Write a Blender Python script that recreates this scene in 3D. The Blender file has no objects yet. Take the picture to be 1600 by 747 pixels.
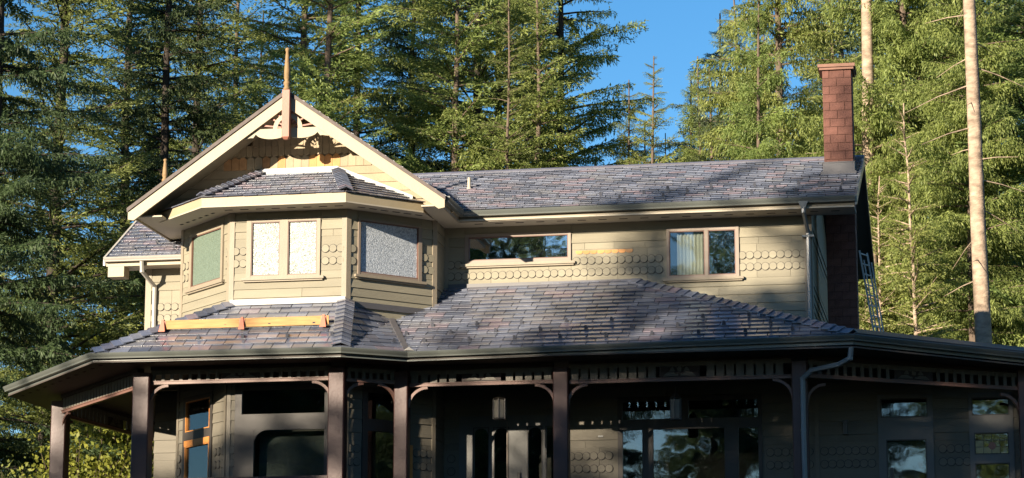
import bpy, math, random
import numpy as np
from mathutils import Vector, Matrix
random.seed(7)
SC = bpy.context.scene
COL = SC.collection
R = math.radians

# ---------------------------------------------------------------- camera
F = 4000.0
PITCH, YAW = 0.1965540722981577, 0.18304362186304216
CAM = Vector((9.46147501, -51.11114676, -4.3498519))
cd = bpy.data.cameras.new('camera'); cam = bpy.data.objects.new('camera', cd); COL.objects.link(cam)
cd.sensor_width = 36; cd.lens = 36 * F / 1600; cd.clip_end = 3000; cd.clip_start = 0.5
cam.location = CAM
cam.rotation_euler = (math.pi / 2 + PITCH, 0, YAW)
SC.camera = cam
_fw = Vector((-math.sin(YAW) * math.cos(PITCH), math.cos(YAW) * math.cos(PITCH), math.sin(PITCH)))
_rt = Vector((math.cos(YAW), math.sin(YAW), 0)); _up = _rt.cross(_fw)
def ray(x, y): return _fw + _rt * ((x - 800) / F) - _up * ((y - 373.5) / F)
def at(x, y, Y):                       # the point of the photograph that lies on the upright plane Y
    r = ray(x, y); return CAM + r * ((Y - CAM.y) / r.y)
def on_plane(x, y, p0, n):
    r = ray(x, y); return CAM + r * ((Vector(p0) - CAM).dot(n) / r.dot(n))
def far(x, D):                         # ground position seen in column x at distance D
    r = ray(x, 600); h = math.hypot(r.x, r.y); return (CAM.x + r.x / h * D, CAM.y + r.y / h * D)

# ---------------------------------------------------------------- light
SUN_TRAVEL = Vector((0.57, 1.0, -0.30)).normalized()
SUN_EL = math.asin(-SUN_TRAVEL.z)
SUN_AZ = math.atan2(-SUN_TRAVEL.x, -SUN_TRAVEL.y)      # clockwise from +Y
w = bpy.data.worlds.new('World'); SC.world = w; w.use_nodes = True
nt = w.node_tree; bg = nt.nodes['Background']
sky = nt.nodes.new('ShaderNodeTexSky'); sky.sky_type = 'NISHITA'; sky.sun_disc = False
sky.sun_elevation = SUN_EL; sky.sun_rotation = SUN_AZ % (2 * math.pi)
sky.air_density = 1.0; sky.dust_density = 0.2; sky.ozone_density = 3.0; sky.altitude = 300
hs = nt.nodes.new('ShaderNodeHueSaturation'); hs.inputs['Saturation'].default_value = 1.25
nt.links.new(sky.outputs[0], hs.inputs['Color']); nt.links.new(hs.outputs[0], bg.inputs[0])
bg.inputs[1].default_value = 0.064
sl = bpy.data.lights.new('sun', 'SUN'); sl.energy = 5.0; sl.angle = R(0.5); sl.color = (1.0, 0.87, 0.68)
so = bpy.data.objects.new('sun', sl); COL.objects.link(so)
so.rotation_euler = SUN_TRAVEL.to_track_quat('-Z', 'Y').to_euler(); so.location = (-30, -50, 30)
SC.view_settings.view_transform = 'Standard'; SC.view_settings.look = 'None'
SC.view_settings.gamma = 1; SC.view_settings.exposure = 1.52

# ---------------------------------------------------------------- materials
def mat(name, base, rough=0.6, var=0.15, scale=6.0, spec=0.4, bump=0.0, bscale=40.0, objvar=0.0, metal=0.0, stretch=None):
    m = bpy.data.materials.new(name); m.use_nodes = True; t = m.node_tree; b = t.nodes['Principled BSDF']
    b.inputs['Roughness'].default_value = rough; b.inputs['Specular IOR Level'].default_value = spec
    b.inputs['Metallic'].default_value = metal
    tc = t.nodes.new('ShaderNodeTexCoord'); mp = t.nodes.new('ShaderNodeMapping')
    t.links.new(tc.outputs['Object'], mp.inputs['Vector'])
    if stretch: mp.inputs['Scale'].default_value = stretch
    n = t.nodes.new('ShaderNodeTexNoise'); n.inputs['Scale'].default_value = scale; n.inputs['Detail'].default_value = 5
    t.links.new(mp.outputs[0], n.inputs['Vector'])
    r = t.nodes.new('ShaderNodeMapRange'); r.inputs['To Min'].default_value = 1 - var * 1.6; r.inputs['To Max'].default_value = 1 + var * 1.6
    t.links.new(n.outputs['Fac'], r.inputs['Value'])
    last = r.outputs[0]
    if objvar:
        oi = t.nodes.new('ShaderNodeObjectInfo'); r2 = t.nodes.new('ShaderNodeMapRange')
        r2.inputs['To Min'].default_value = 1 - objvar; r2.inputs['To Max'].default_value = 1 + objvar
        t.links.new(oi.outputs['Random'], r2.inputs['Value'])
        mm = t.nodes.new('ShaderNodeMath'); mm.operation = 'MULTIPLY'
        t.links.new(last, mm.inputs[0]); t.links.new(r2.outputs[0], mm.inputs[1]); last = mm.outputs[0]
    mx = t.nodes.new('ShaderNodeVectorMath'); mx.operation = 'SCALE'; mx.inputs[0].default_value = base[:3] if 'bark' in name else [c * .85 for c in base[:3]]
    t.links.new(last, mx.inputs['Scale']); t.links.new(mx.outputs[0], b.inputs['Base Color'])
    if bump:
        n2 = t.nodes.new('ShaderNodeTexNoise'); n2.inputs['Scale'].default_value = bscale; n2.inputs['Detail'].default_value = 4
        t.links.new(mp.outputs[0], n2.inputs['Vector'])
        bp = t.nodes.new('ShaderNodeBump'); bp.inputs['Strength'].default_value = bump; bp.inputs['Distance'].default_value = 0.02
        t.links.new(n2.outputs['Fac'], bp.inputs['Height']); t.links.new(bp.outputs[0], b.inputs['Normal'])
    return m
TILE_RAMP = [(0.061, 0.070, 0.102), (0.102, 0.112, 0.155), (0.134, 0.143, 0.185), (0.081, 0.092, 0.128), (0.155, 0.169, 0.218), (0.113, 0.110, 0.133), (0.069, 0.076, 0.106), (0.179, 0.143, 0.169), (0.113, 0.127, 0.175), (0.139, 0.143, 0.165)]
def tile_mat(name, island):
    m = mat(name, (.1,.1,.1), rough=0.30, var=0.20, scale=7, spec=1.0, bump=0.18, bscale=30)
    t = m.node_tree; b = t.nodes['Principled BSDF']
    b.inputs['Coat Weight'].default_value = 1; b.inputs['Coat IOR'].default_value = 1.9; b.inputs['Coat Roughness'].default_value = .2
    if island: src = t.nodes.new('ShaderNodeNewGeometry').outputs['Random Per Island']
    else: src = t.nodes.new('ShaderNodeObjectInfo').outputs['Random']
    cr = t.nodes.new('ShaderNodeValToRGB'); cr.color_ramp.interpolation = 'CONSTANT'
    e = cr.color_ramp.elements
    for i, c in enumerate(TILE_RAMP):
        el = e[i] if i < 2 else e.new(i / len(TILE_RAMP))
        el.position = i / len(TILE_RAMP); el.color = (*c, 1)
    t.links.new(src, cr.inputs[0])
    vm = [n for n in t.nodes if n.bl_idname == 'ShaderNodeVectorMath'][0]
    t.links.new(cr.outputs[0], vm.inputs[0])
    return m
M = {}
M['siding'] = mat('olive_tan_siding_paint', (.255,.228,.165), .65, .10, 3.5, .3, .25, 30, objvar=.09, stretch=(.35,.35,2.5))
M['siding_low'] = mat('porch_shaded_siding_paint', (.155,.138,.108), .65, .10, 3.5, .3, .25, 30, objvar=.08, stretch=(.35,.35,2.5))  # darker copy of the siding colour, porch shade put into it
M['trim'] = mat('tan_trim_paint', (.27,.225,.165), .55, .08, 4, .35, .12, 25, objvar=.05)
M['barge'] = mat('cream_fascia_paint', (.37,.305,.20), .5, .07, 3, .35, .08, 20)
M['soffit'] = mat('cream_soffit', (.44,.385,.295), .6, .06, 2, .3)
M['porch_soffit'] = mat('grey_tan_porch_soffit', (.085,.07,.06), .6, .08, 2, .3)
M['dark'] = mat('dark_void', (.012,.012,.014), .8, .1)
M['gutter'] = mat('grey_green_gutter', (.12,.128,.115), .3, .05, 2, .6)
M['gutter_pale'] = mat('pale_gutter', (.44,.41,.36), .35, .05, 2, .5)
M['flash_white'] = mat('bare_white_flashing', (.34,.335,.325), .38, .10, 5, .5, .15, 8)
M['flash_dark'] = mat('dark_metal_flashing', (.085,.08,.085), .4, .1, 4, .5)
M['downspout'] = mat('blue_grey_downspout', (.20,.21,.21), .3, .06, 3, .6)
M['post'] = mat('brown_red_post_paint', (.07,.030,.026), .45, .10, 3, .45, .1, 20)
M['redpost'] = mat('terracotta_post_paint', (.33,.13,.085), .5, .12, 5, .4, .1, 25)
M['rail'] = mat('rosy_brown_rail', (.17,.09,.07), .45, .1, 4, .4)
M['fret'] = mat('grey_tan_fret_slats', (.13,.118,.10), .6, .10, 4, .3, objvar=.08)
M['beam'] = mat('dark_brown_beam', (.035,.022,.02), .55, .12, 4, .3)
M['oldwood'] = mat('weathered_ochre_wood', (.27,.17,.08), .65, .2, 8, .3, .3, 30)
M['orangewood'] = mat('bare_cedar', (.56,.27,.10), .65, .18, 6, .3, .2, 30, objvar=.15)
M['stain'] = mat('rust_stained_siding', (.42,.235,.115), .7, .3, 9, .2)
M['plank'] = mat('fresh_lumber', (.42,.235,.085), .65, .35, 4, .3, .2, 20, stretch=(.6,4,6))
M['redmetal'] = mat('orange_red_bracket_paint', (.50,.12,.055), .4, .1, 8, .5)
M['brick'] = mat('red_brown_brick', (.145,.064,.048), .8, .25, 7, .25, .4, 40, objvar=.12)
M['mortar'] = mat('red_mortar', (.115,.055,.042), .85, .15, 12, .2)
M['cap'] = mat('terracotta_cap', (.23,.12,.085), .7, .15, 6, .3)
M['guard'] = mat('blue_black_snow_guard', (.06,.063,.08), .35, .05, 5, .6)
M['frame'] = mat('taupe_window_frame', (.24,.19,.15), .45, .06, 5, .4)
M['frame_red'] = mat('rusty_red_glazing_bead', (.15,.075,.055), .5, .1, 8, .4)
M['door'] = mat('grey_door_paint', (.13,.127,.12), .5, .07, 4, .4)
M['rake'] = mat('brown_rake_edge', (.10,.075,.065), .6, .3, 12, .3)
M['trim_low'] = mat('porch_shaded_trim_paint', (.17,.145,.11), .55, .12, 5, .35)  # trim colour darkened to carry the shade under the porch
M['frame_low'] = mat('porch_shaded_taupe_frame', (.052,.044,.038), .5, .1, 5, .4)  # frame colour with the deep porch shade painted in
M['gable'] = mat('warm_tan_gable_paint', (.34,.265,.17), .6, .14, 5, .3, .2, 30, objvar=.10)
M['curtain'] = mat('white_curtain', (.80,.76,.66), .85, .05, 3, .1)
M['alu'] = mat('aluminium', (.62,.59,.54), .5, .12, 6, .4)
M['tile'] = tile_mat('slate_tiles_single', False)
M['tile_many'] = tile_mat('slate_tiles_joined', True)
M['under'] = mat('underlay_and_shadow_rim', (.03,.025,.03), .8, .1)
M['flatroof'] = mat('dark_metal_flat_roof', (.06,.062,.07), .45, .12, 2, .5)
M['lantern'] = mat('dark_bronze', (.05,.042,.035), .4, .1, 8, .5)
M['lglass'] = mat('frosted_lantern_glass', (.17,.155,.13), .5, .1, 10, .4)
M['bark'] = mat('grey_brown_bark', (.115,.085,.065), .9, .30, 5, .15, .8, 14, stretch=(3,3,.6))
M['bark_dark'] = mat('dark_bark', (.045,.036,.030), .9, .30, 5, .15, .8, 14, stretch=(3,3,.6))
M['bark_pale'] = mat('pale_bark', (.30,.225,.165), .9, .62, 2.6, .15, 1.0, 9, stretch=(1.4,1.4,3.2))  # pale reddish-cream bark with darker blotches
M['ground'] = mat('forest_floor', (.035,.03,.018), .95, .3, .6, .1, .5, 3)
M['interior'] = mat('dim_interior', (.06,.05,.045), .8, .1)
M['stained_amber'] = mat('amber_stained_glass', (.42,.32,.12), .3, .3, 12, .5)
M['stained_red'] = mat('red_stained_glass', (.30,.07,.04), .3, .1, 12, .5)
M['warmglass'] = mat('orange_sash_wood', (.60,.24,.06), .5, .1, 12, .4)

def glass_mat(name, fac, tint=(.85,.9,.95), wav=0.012):
    m = bpy.data.materials.new(name); m.use_nodes = True; t = m.node_tree
    for n in list(t.nodes):
        if n.bl_idname != 'ShaderNodeOutputMaterial': t.nodes.remove(n)
    out = t.nodes[0]
    g = t.nodes.new('ShaderNodeBsdfGlossy'); g.inputs['Roughness'].default_value = .015; g.inputs[0].default_value = (*tint, 1)
    tr = t.nodes.new('ShaderNodeBsdfTransparent'); tr.inputs[0].default_value = (.75,.78,.76,1)
    mx = t.nodes.new('ShaderNodeMixShader'); mx.inputs[0].default_value = fac
    t.links.new(tr.outputs[0], mx.inputs[1]); t.links.new(g.outputs[0], mx.inputs[2]); t.links.new(mx.outputs[0], out.inputs[0])
    n = t.nodes.new('ShaderNodeTexNoise'); n.inputs['Scale'].default_value = 2.2; n.inputs['Detail'].default_value = 1
    tc = t.nodes.new('ShaderNodeTexCoord'); t.links.new(tc.outputs['Object'], n.inputs['Vector'])
    bp = t.nodes.new('ShaderNodeBump'); bp.inputs['Strength'].default_value = .5; bp.inputs['Distance'].default_value = wav
    t.links.new(n.outputs['Fac'], bp.inputs['Height']); t.links.new(bp.outputs[0], g.inputs['Normal'])
    return m
M['glass'] = glass_mat('clear_window_glass', .42, wav=.006)
M['glass_dim'] = glass_mat('dark_window_glass', .12, wav=.003)
def pebble_mat(name='pebbled_privacy_glass', cols=((.10,.11,.10), (.20,.22,.19), (.34,.36,.33)), sc=42):
    m = bpy.data.materials.new(name); m.use_nodes = True; t = m.node_tree; b = t.nodes['Principled BSDF']
    tc = t.nodes.new('ShaderNodeTexCoord')
    v = t.nodes.new('ShaderNodeTexVoronoi'); v.inputs['Scale'].default_value = sc
    t.links.new(tc.outputs['Object'], v.inputs['Vector'])
    cr = t.nodes.new('ShaderNodeValToRGB'); e = cr.color_ramp.elements
    e[0].position = .0; e[0].color = (*cols[0],1); e[1].position = 1; e[1].color = (*cols[2],1)
    x = e.new(.35); x.color = (*cols[1],1)
    sp = t.nodes.new('ShaderNodeSeparateColor'); t.links.new(v.outputs['Color'], sp.inputs[0])
    t.links.new(sp.outputs[0], cr.inputs[0]); t.links.new(cr.outputs[0], b.inputs['Base Color'])
    b.inputs['Roughness'].default_value = .36; b.inputs['Specular IOR Level'].default_value = .5
    bp = t.nodes.new('ShaderNodeBump'); bp.inputs['Strength'].default_value = .55; bp.inputs['Distance'].default_value = .012
    t.links.new(v.outputs['Distance'], bp.inputs['Height']); t.links.new(bp.outputs[0], b.inputs['Normal'])
    return m
M['pebble'] = pebble_mat()
M['pebble_green'] = pebble_mat('green_grey_reflection_tinted_glass', ((.095,.125,.095), (.115,.15,.115), (.14,.18,.14)), 60)  # same pebbled glass, weaker reflection of the left face put into the colour
M['pebble_blue'] = pebble_mat('blue_grey_shade_tinted_glass', ((.20,.22,.25), (.32,.35,.39), (.48,.51,.55)), 46)  # same pebbled glass, shaded blue tone of the right face put into the colour
def leaf_mat(name, dark, light, hue=.0):
    m = bpy.data.materials.new(name); m.use_nodes = True; t = m.node_tree; b = t.nodes['Principled BSDF']
    ge = t.nodes.new('ShaderNodeNewGeometry'); tc = t.nodes.new('ShaderNodeTexCoord')
    n = t.nodes.new('ShaderNodeTexNoise'); n.inputs['Scale'].default_value = .8; n.inputs['Detail'].default_value = 3
    t.links.new(tc.outputs['Object'], n.inputs['Vector'])
    ad = t.nodes.new('ShaderNodeMath'); ad.operation = 'MULTIPLY_ADD'; ad.inputs[1].default_value = .55
    t.links.new(ge.outputs['Random Per Island'], ad.inputs[0])
    mr = t.nodes.new('ShaderNodeMapRange'); mr.inputs['From Min'].default_value = .3; mr.inputs['From Max'].default_value = .7
    mr.inputs['To Min'].default_value = 0; mr.inputs['To Max'].default_value = .45
    t.links.new(n.outputs['Fac'], mr.inputs['Value']); t.links.new(mr.outputs[0], ad.inputs[2])
    mx = t.nodes.new('ShaderNodeMix'); mx.data_type = 'RGBA'
    t.links.new(ad.outputs[0], mx.inputs[0]); mx.inputs[6].default_value = (*dark, 1); mx.inputs[7].default_value = (*light, 1)
    oi = t.nodes.new('ShaderNodeObjectInfo'); h = t.nodes.new('ShaderNodeHueSaturation')
    r2 = t.nodes.new('ShaderNodeMapRange'); r2.inputs['To Min'].default_value = .485; r2.inputs['To Max'].default_value = .52
    t.links.new(oi.outputs['Random'], r2.inputs['Value']); t.links.new(r2.outputs[0], h.inputs['Hue'])
    t.links.new(mx.outputs[2], h.inputs['Color'])
    t.links.new(h.outputs[0], b.inputs['Base Color']); b.inputs['Roughness'].default_value = .55; b.inputs['Specular IOR Level'].default_value = .35
    tl = t.nodes.new('ShaderNodeBsdfTranslucent'); t.links.new(h.outputs[0], tl.inputs[0])
    ms = t.nodes.new('ShaderNodeMixShader'); ms.inputs[0].default_value = .5
    t.links.new(b.outputs[0], ms.inputs[1]); t.links.new(tl.outputs[0], ms.inputs[2])
    t.links.new(ms.outputs[0], t.nodes['Material Output'].inputs[0])
    return m
M['leaf_dark'] = leaf_mat('dark_fir_needles', (.028,.050,.028), (.12,.165,.06))
M['leaf_mid'] = leaf_mat('green_fir_needles', (.05,.08,.026), (.30,.36,.10))
M['leaf_lime'] = leaf_mat('yellow_green_needles', (.08,.12,.03), (.40,.44,.13))
M['leaf_blue'] = leaf_mat('blue_green_spruce_needles', (.06,.10,.055), (.32,.38,.20))
M['leaf_bush'] = leaf_mat('bright_shrub_leaves', (.10,.13,.02), (.34,.36,.06))

# ---------------------------------------------------------------- mesh helpers
class MB:
    def __init__(s): s.v = []; s.f = []
    def add(s, vs, fs):
        o = len(s.v); s.v += [tuple(v) for v in vs]; s.f += [tuple(i + o for i in f) for f in fs]; return s
    def hexa(s, p):
        return s.add(p, [(0,3,2,1), (4,5,6,7), (0,1,5,4), (1,2,6,5), (2,3,7,6), (3,0,4,7)])
    def box(s, x0, x1, y0, y1, z0, z1):
        return s.hexa([(x0,y0,z0), (x1,y0,z0), (x1,y1,z0), (x0,y1,z0), (x0,y0,z1), (x1,y0,z1), (x1,y1,z1), (x0,y1,z1)])
    def prism(s, lo, hi):                      # two matching polygons
        n = len(lo); fs = [tuple(range(n))[::-1], tuple(range(n, 2 * n))]
        fs += [(i, (i + 1) % n, n + (i + 1) % n, n + i) for i in range(n)]
        return s.add(list(lo) + list(hi), fs)
    def tube(s, pts, rad, n=8, cap=True):
        pts = [Vector(p) for p in pts]; rings = []
        for i, p in enumerate(pts):
            d = (pts[min(i + 1, len(pts) - 1)] - pts[max(i - 1, 0)]).normalized()
            a = d.orthogonal().normalized() if i == 0 else (a - d * a.dot(d)).normalized()
            b = d.cross(a); r = rad[i] if isinstance(rad, (list, tuple)) else rad
            rings.append([p + (a * math.cos(t) + b * math.sin(t)) * r for t in [2 * math.pi * k / n for k in range(n)]])
        vs = [q for r_ in rings for q in r_]
        fs = [(i * n + k, i * n + (k + 1) % n, (i + 1) * n + (k + 1) % n, (i + 1) * n + k) for i in range(len(pts) - 1) for k in range(n)]
        if cap: fs += [tuple(range(n))[::-1], tuple((len(pts) - 1) * n + k for k in range(n))]
        return s.add(vs, fs)
    def lathe(s, o, prof, n=10):               # prof: (radius, z)
        o = Vector(o)
        return s.tube([o + Vector((0, 0, z)) for r, z in prof], [max(r, .002) for r, z in prof], n)
    def mesh(s, name):
        m = bpy.data.meshes.new(name); m.from_pydata(s.v, [], s.f); m.update(); return m
class Fr:                                       # local frame: a along, b outward, c up
    def __init__(s, o, u, n=None, v=(0, 0, 1)):
        s.o = Vector(o); s.u = Vector(u).normalized(); s.v = Vector(v).normalized()
        s.n = Vector(n).normalized() if n is not None else s.u.cross(s.v)
    def __call__(s, a, b, c): return s.o + s.u * a + s.n * b + s.v * c
    def box(s, mb, a0, a1, b0, b1, c0, c1):
        return mb.hexa([s(a0,b1,c0), s(a1,b1,c0), s(a1,b0,c0), s(a0,b0,c0), s(a0,b1,c1), s(a1,b1,c1), s(a1,b0,c1), s(a0,b0,c1)])
    def poly(s, mb, pts, b0, b1): return mb.prism([s(a, b0, c) for a, c in pts], [s(a, b1, c) for a, c in pts])
    def matrix(s):
        m = Matrix((s.u, s.n, s.v)).transposed().to_4x4(); m.translation = s.o; return m
def tag(o, label=None, cat=None, group=None, kind=None):
    if label: o['label'] = label
    if cat: o['category'] = cat
    if group: o['group'] = group
    if kind: o['kind'] = kind
    return o
def empty(name, loc, rz=0, **k):
    o = bpy.data.objects.new(name, None); COL.objects.link(o); o.location = loc; o.rotation_euler[2] = rz
    o.empty_display_size = .3; return tag(o, **k)
def mk(name, mb, m, parent=None, smooth=False, **k):
    me = mb.mesh(name) if isinstance(mb, MB) else mb
    if not me.materials: me.materials.append(M[m] if isinstance(m, str) else m)
    if smooth: me.polygons.foreach_set('use_smooth', [True] * len(me.polygons))
    o = bpy.data.objects.new(name, me); COL.objects.link(o)
    if parent is not None:
        o.parent = parent
        if parent.type == 'EMPTY':
            lm = Matrix.LocRotScale(parent.location, parent.rotation_euler, parent.scale)
            o.matrix_parent_inverse = lm.inverted()
    return tag(o, **k)
def sweep(path, prof):
    P = [Vector(p) for p in path]; ns = []
    for i in range(len(P)):
        def nrm(a, b):
            d = (b - a); d.z = 0; d.normalize(); return Vector((d.y, -d.x, 0))
        if i == 0: m = nrm(P[0], P[1])
        elif i == len(P) - 1: m = nrm(P[-2], P[-1])
        else:
            a, b = nrm(P[i - 1], P[i]), nrm(P[i], P[i + 1]); m = (a + b); m = m / (m.dot(a))
        ns.append(m)
    mb = MB(); n = len(prof)
    vs = [P[i] + ns[i] * o + Vector((0, 0, z)) for i in range(len(P)) for o, z in prof]
    fs = [(i * n + k, i * n + (k + 1) % n, (i + 1) * n + (k + 1) % n, (i + 1) * n + k) for i in range(len(P) - 1) for k in range(n)]
    fs += [tuple(range(n))[::-1], tuple((len(P) - 1) * n + k for k in range(n))]
    return mb.add(vs, fs)
def clip(poly, a, b, c):                        # keep a*x+b*y<=c
    out = []
    for i in range(len(poly)):
        p, q = poly[i], poly[(i + 1) % len(poly)]
        dp, dq = a * p[0] + b * p[1] - c, a * q[0] + b * q[1] - c
        if dp <= 0: out.append(p)
        if (dp < 0 < dq) or (dq < 0 < dp):
            t = dp / (dp - dq); out.append((p[0] + (q[0] - p[0]) * t, p[1] + (q[1] - p[1]) * t))
    return out
def area(p): return .5 * sum(p[i][0] * p[(i + 1) % len(p)][1] - p[(i + 1) % len(p)][0] * p[i][1] for i in range(len(p)))

# ================================================================ THE HOUSE
house = empty('house', (-.5, 2.0, -.5), label='tan shingled two-storey house with wrap-around porch, octagonal bay and slate roof', cat='house')

# ---- walls ------------------------------------------------------
disc_cache = {}
def disc_mesh(matname):
    if matname not in disc_cache:
        mb = MB(); n = 18; C_ = lambda r_, y, k: (r_ * math.cos(2 * math.pi * k / n), y, r_ * math.sin(2 * math.pi * k / n))
        mb.prism([C_(.077, .0, k) for k in range(n)][::-1], [C_(.077, .024, k) for k in range(n)][::-1]); nf = len(mb.f)
        mb.prism([C_(.0855, .0, k) for k in range(0, n)][::-1], [C_(.0855, .0155, k) for k in range(0, n)][::-1])  # dark rim disc paints the shadow outline round each shingle
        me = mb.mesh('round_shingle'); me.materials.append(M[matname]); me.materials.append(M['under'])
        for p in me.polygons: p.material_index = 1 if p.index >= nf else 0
        disc_cache[matname] = me
    return disc_cache[matname]
board_cache = {}
def split_band(L, z0, z1, ops):
    xs = sorted({0, L, *[max(0, min(L, o[0])) for o in ops], *[max(0, min(L, o[1])) for o in ops]})
    out = []; run = None
    for a, b in zip(xs, xs[1:]):
        if b - a < .02: continue
        hit = [o for o in ops if o[0] < (a + b) / 2 < o[1] and o[3] > z0 + .01 and o[2] < z1 - .01]
        if not hit:
            if run: run[1] = b
            else: run = [a, b]
        else:
            if run: out.append((run[0], run[1], z0, z1)); run = None
            o = hit[0]
            if o[2] - z0 > .03: out.append((a, b, z0, o[2]))
            if z1 - o[3] > .03: out.append((a, b, o[3], z1))
    if run: out.append((run[0], run[1], z0, z1))
    return out
def wall(o, u, L, zlo, zhi, bands, circles=(), ops=(), m='siding', thick=.10, label=None, seg=3.0, pitch=.155):
    fr = Fr(o, u)                                # n = u x z : outward
    mb = MB()
    zs = sorted({zlo, zhi, *[max(zlo, min(zhi, q[2])) for q in ops], *[max(zlo, min(zhi, q[3])) for q in ops]})
    for z0, z1 in zip(zs, zs[1:]):
        for a, b, c, d in split_band(L, z0, z1, ops): fr.box(mb, a, b, -thick, 0, c, d)
    wl = mk('wall', mb, m, house, label=label)
    M4 = fr.matrix()
    for kind, z0, z1 in bands:
        for a, b, c, d in split_band(L, z0, z1, ops):
            cuts = [a]
            step = seg if kind == 'board' else .62
            x = a + random.uniform(.4, 1) * step
            while x < b - step * .25: cuts.append(x); x += step * random.uniform(.9, 1.1) if kind != 'board' else step * random.uniform(.7, 1.3)
            cuts.append(b)
            for p, q in zip(cuts, cuts[1:]):
                mb = MB(); g = .003
                t0, t1 = (.030, .010) if kind == 'board' else (.014, .010)
                if kind != 'board': t0 += random.uniform(0, .003)
                vs = [fr(p + g, 0, c + .002), fr(q - g, 0, c + .002), fr(q - g, 0, d), fr(p + g, 0, d),
                      fr(p + g, t0, c + .002), fr(q - g, t0, c + .002), fr(q - g, t1, d), fr(p + g, t1, d)]
                mb.hexa(vs); mk('siding_board' if kind == 'board' else 'flat_shingle', mb, m, wl)
    for zc in circles:
        n = int((L - .04) / pitch); off = (L - (n - 1) * pitch) / 2
        for k in range(n):
            x = off + k * pitch
            if x < .085 or x > L - .085: continue
            if any(o_[0] - .05 < x < o_[1] + .05 and o_[2] - .05 < zc < o_[3] + .05 for o_ in ops): continue
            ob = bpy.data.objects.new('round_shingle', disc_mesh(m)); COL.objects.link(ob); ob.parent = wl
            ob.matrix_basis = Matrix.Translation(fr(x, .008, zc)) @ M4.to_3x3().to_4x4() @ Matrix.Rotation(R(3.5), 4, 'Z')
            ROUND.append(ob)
    return fr, wl
ROUND = []
UB = [('board', 6.06, 6.27), ('board', 5.86, 6.06), ('shingle', 5.72, 5.86), ('shingle', 5.02, 5.72), ('board', 4.86, 5.02), ('board', 4.68, 4.86), ('board', 4.50, 4.68), ('board', 4.32, 4.50)]
UBR = UB + [('board', 4.14, 4.32), ('board', 3.96, 4.14), ('board', 3.78, 3.96)]
# main upper wall
OPD = (-.99, 1.24, 5.49, 6.12); OPE = (3.22, 4.70, 5.05, 6.10)
def shift(o, x0): return (o[0] - x0, o[1] - x0, o[2], o[3])
XL = -1.43
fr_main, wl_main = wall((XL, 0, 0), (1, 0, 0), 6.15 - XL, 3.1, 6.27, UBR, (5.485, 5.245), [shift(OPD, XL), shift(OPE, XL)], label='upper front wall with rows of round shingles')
# right end wall
FE, _ = wall((6.15, 0, 0), (0, 1, 0), 6.4, 3.1, 6.27, UBR, (), [], label='end wall beside the chimney')
mb = MB(); mb.prism([(6.05, 0, 6.27), (6.05, 6.4, 6.27), (6.05, 3.25, 7.75)], [(6.15, 0, 6.27), (6.15, 6.4, 6.27), (6.15, 3.25, 7.75)]); mk('wall', mb, 'siding', house, label='gable triangle of the end wall')
# bay walls
BF, BS = -2.35, 1.5
pL0, pL1, pR0, pR1 = (-6.83, -.85), (-5.33, -2.35), (-2.93, -2.35), (-1.43, -.85)
S2 = math.sqrt(.5)
OPF = (-4.99 + 5.33, -3.46 + 5.33, 4.91, 6.11)
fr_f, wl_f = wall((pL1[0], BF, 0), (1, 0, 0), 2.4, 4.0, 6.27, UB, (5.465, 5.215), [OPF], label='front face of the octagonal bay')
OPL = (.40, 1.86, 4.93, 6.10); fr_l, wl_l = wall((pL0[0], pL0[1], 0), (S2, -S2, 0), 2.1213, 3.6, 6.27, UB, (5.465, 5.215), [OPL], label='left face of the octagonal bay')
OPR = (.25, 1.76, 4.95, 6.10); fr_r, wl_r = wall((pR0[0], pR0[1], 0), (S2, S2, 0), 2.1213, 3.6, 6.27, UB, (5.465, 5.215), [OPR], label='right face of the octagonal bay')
wall((pR1[0], pR1[1], 0), (0, 1, 0), .85, 3.6, 6.27, UB, (), [], label='short return wall of the bay')
wall((pL0[0], 3.0, 0), (0, -1, 0), 3.85, 3.6, 6.27, [], (), [], label='left return wall of the bay')
# left wing
LW = -.2
zc1, zc2 = at(255, 483, LW).z, at(255, 497, LW).z
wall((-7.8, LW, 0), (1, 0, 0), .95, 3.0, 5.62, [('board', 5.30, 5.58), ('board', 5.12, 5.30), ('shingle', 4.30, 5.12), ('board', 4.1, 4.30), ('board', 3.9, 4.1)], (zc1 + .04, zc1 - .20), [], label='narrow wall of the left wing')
wall((-7.8, 6.4, 0), (0, -1, 0), 6.6, 3.0, 5.62, [('board', 3.0 + .2 * k, 3.2 + .2 * k) for k in range(13)], (), [], seg=7, label='left end wall')
mb = MB(); mb.prism([(-7.8, LW, 5.62), (-7.8, 6.4, 5.62), (-7.8, 3.2, 7.75)], [(-7.7, LW, 5.62), (-7.7, 6.4, 5.62), (-7.7, 3.2, 7.75)]); mk('wall', mb, 'siding', house, label='left gable triangle')
# back wall
mb = MB(); mb.box(-7.8, 6.15, 6.4, 6.5, -.5, 6.27); mk('wall', mb, 'siding', house, label='rear wall')
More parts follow.
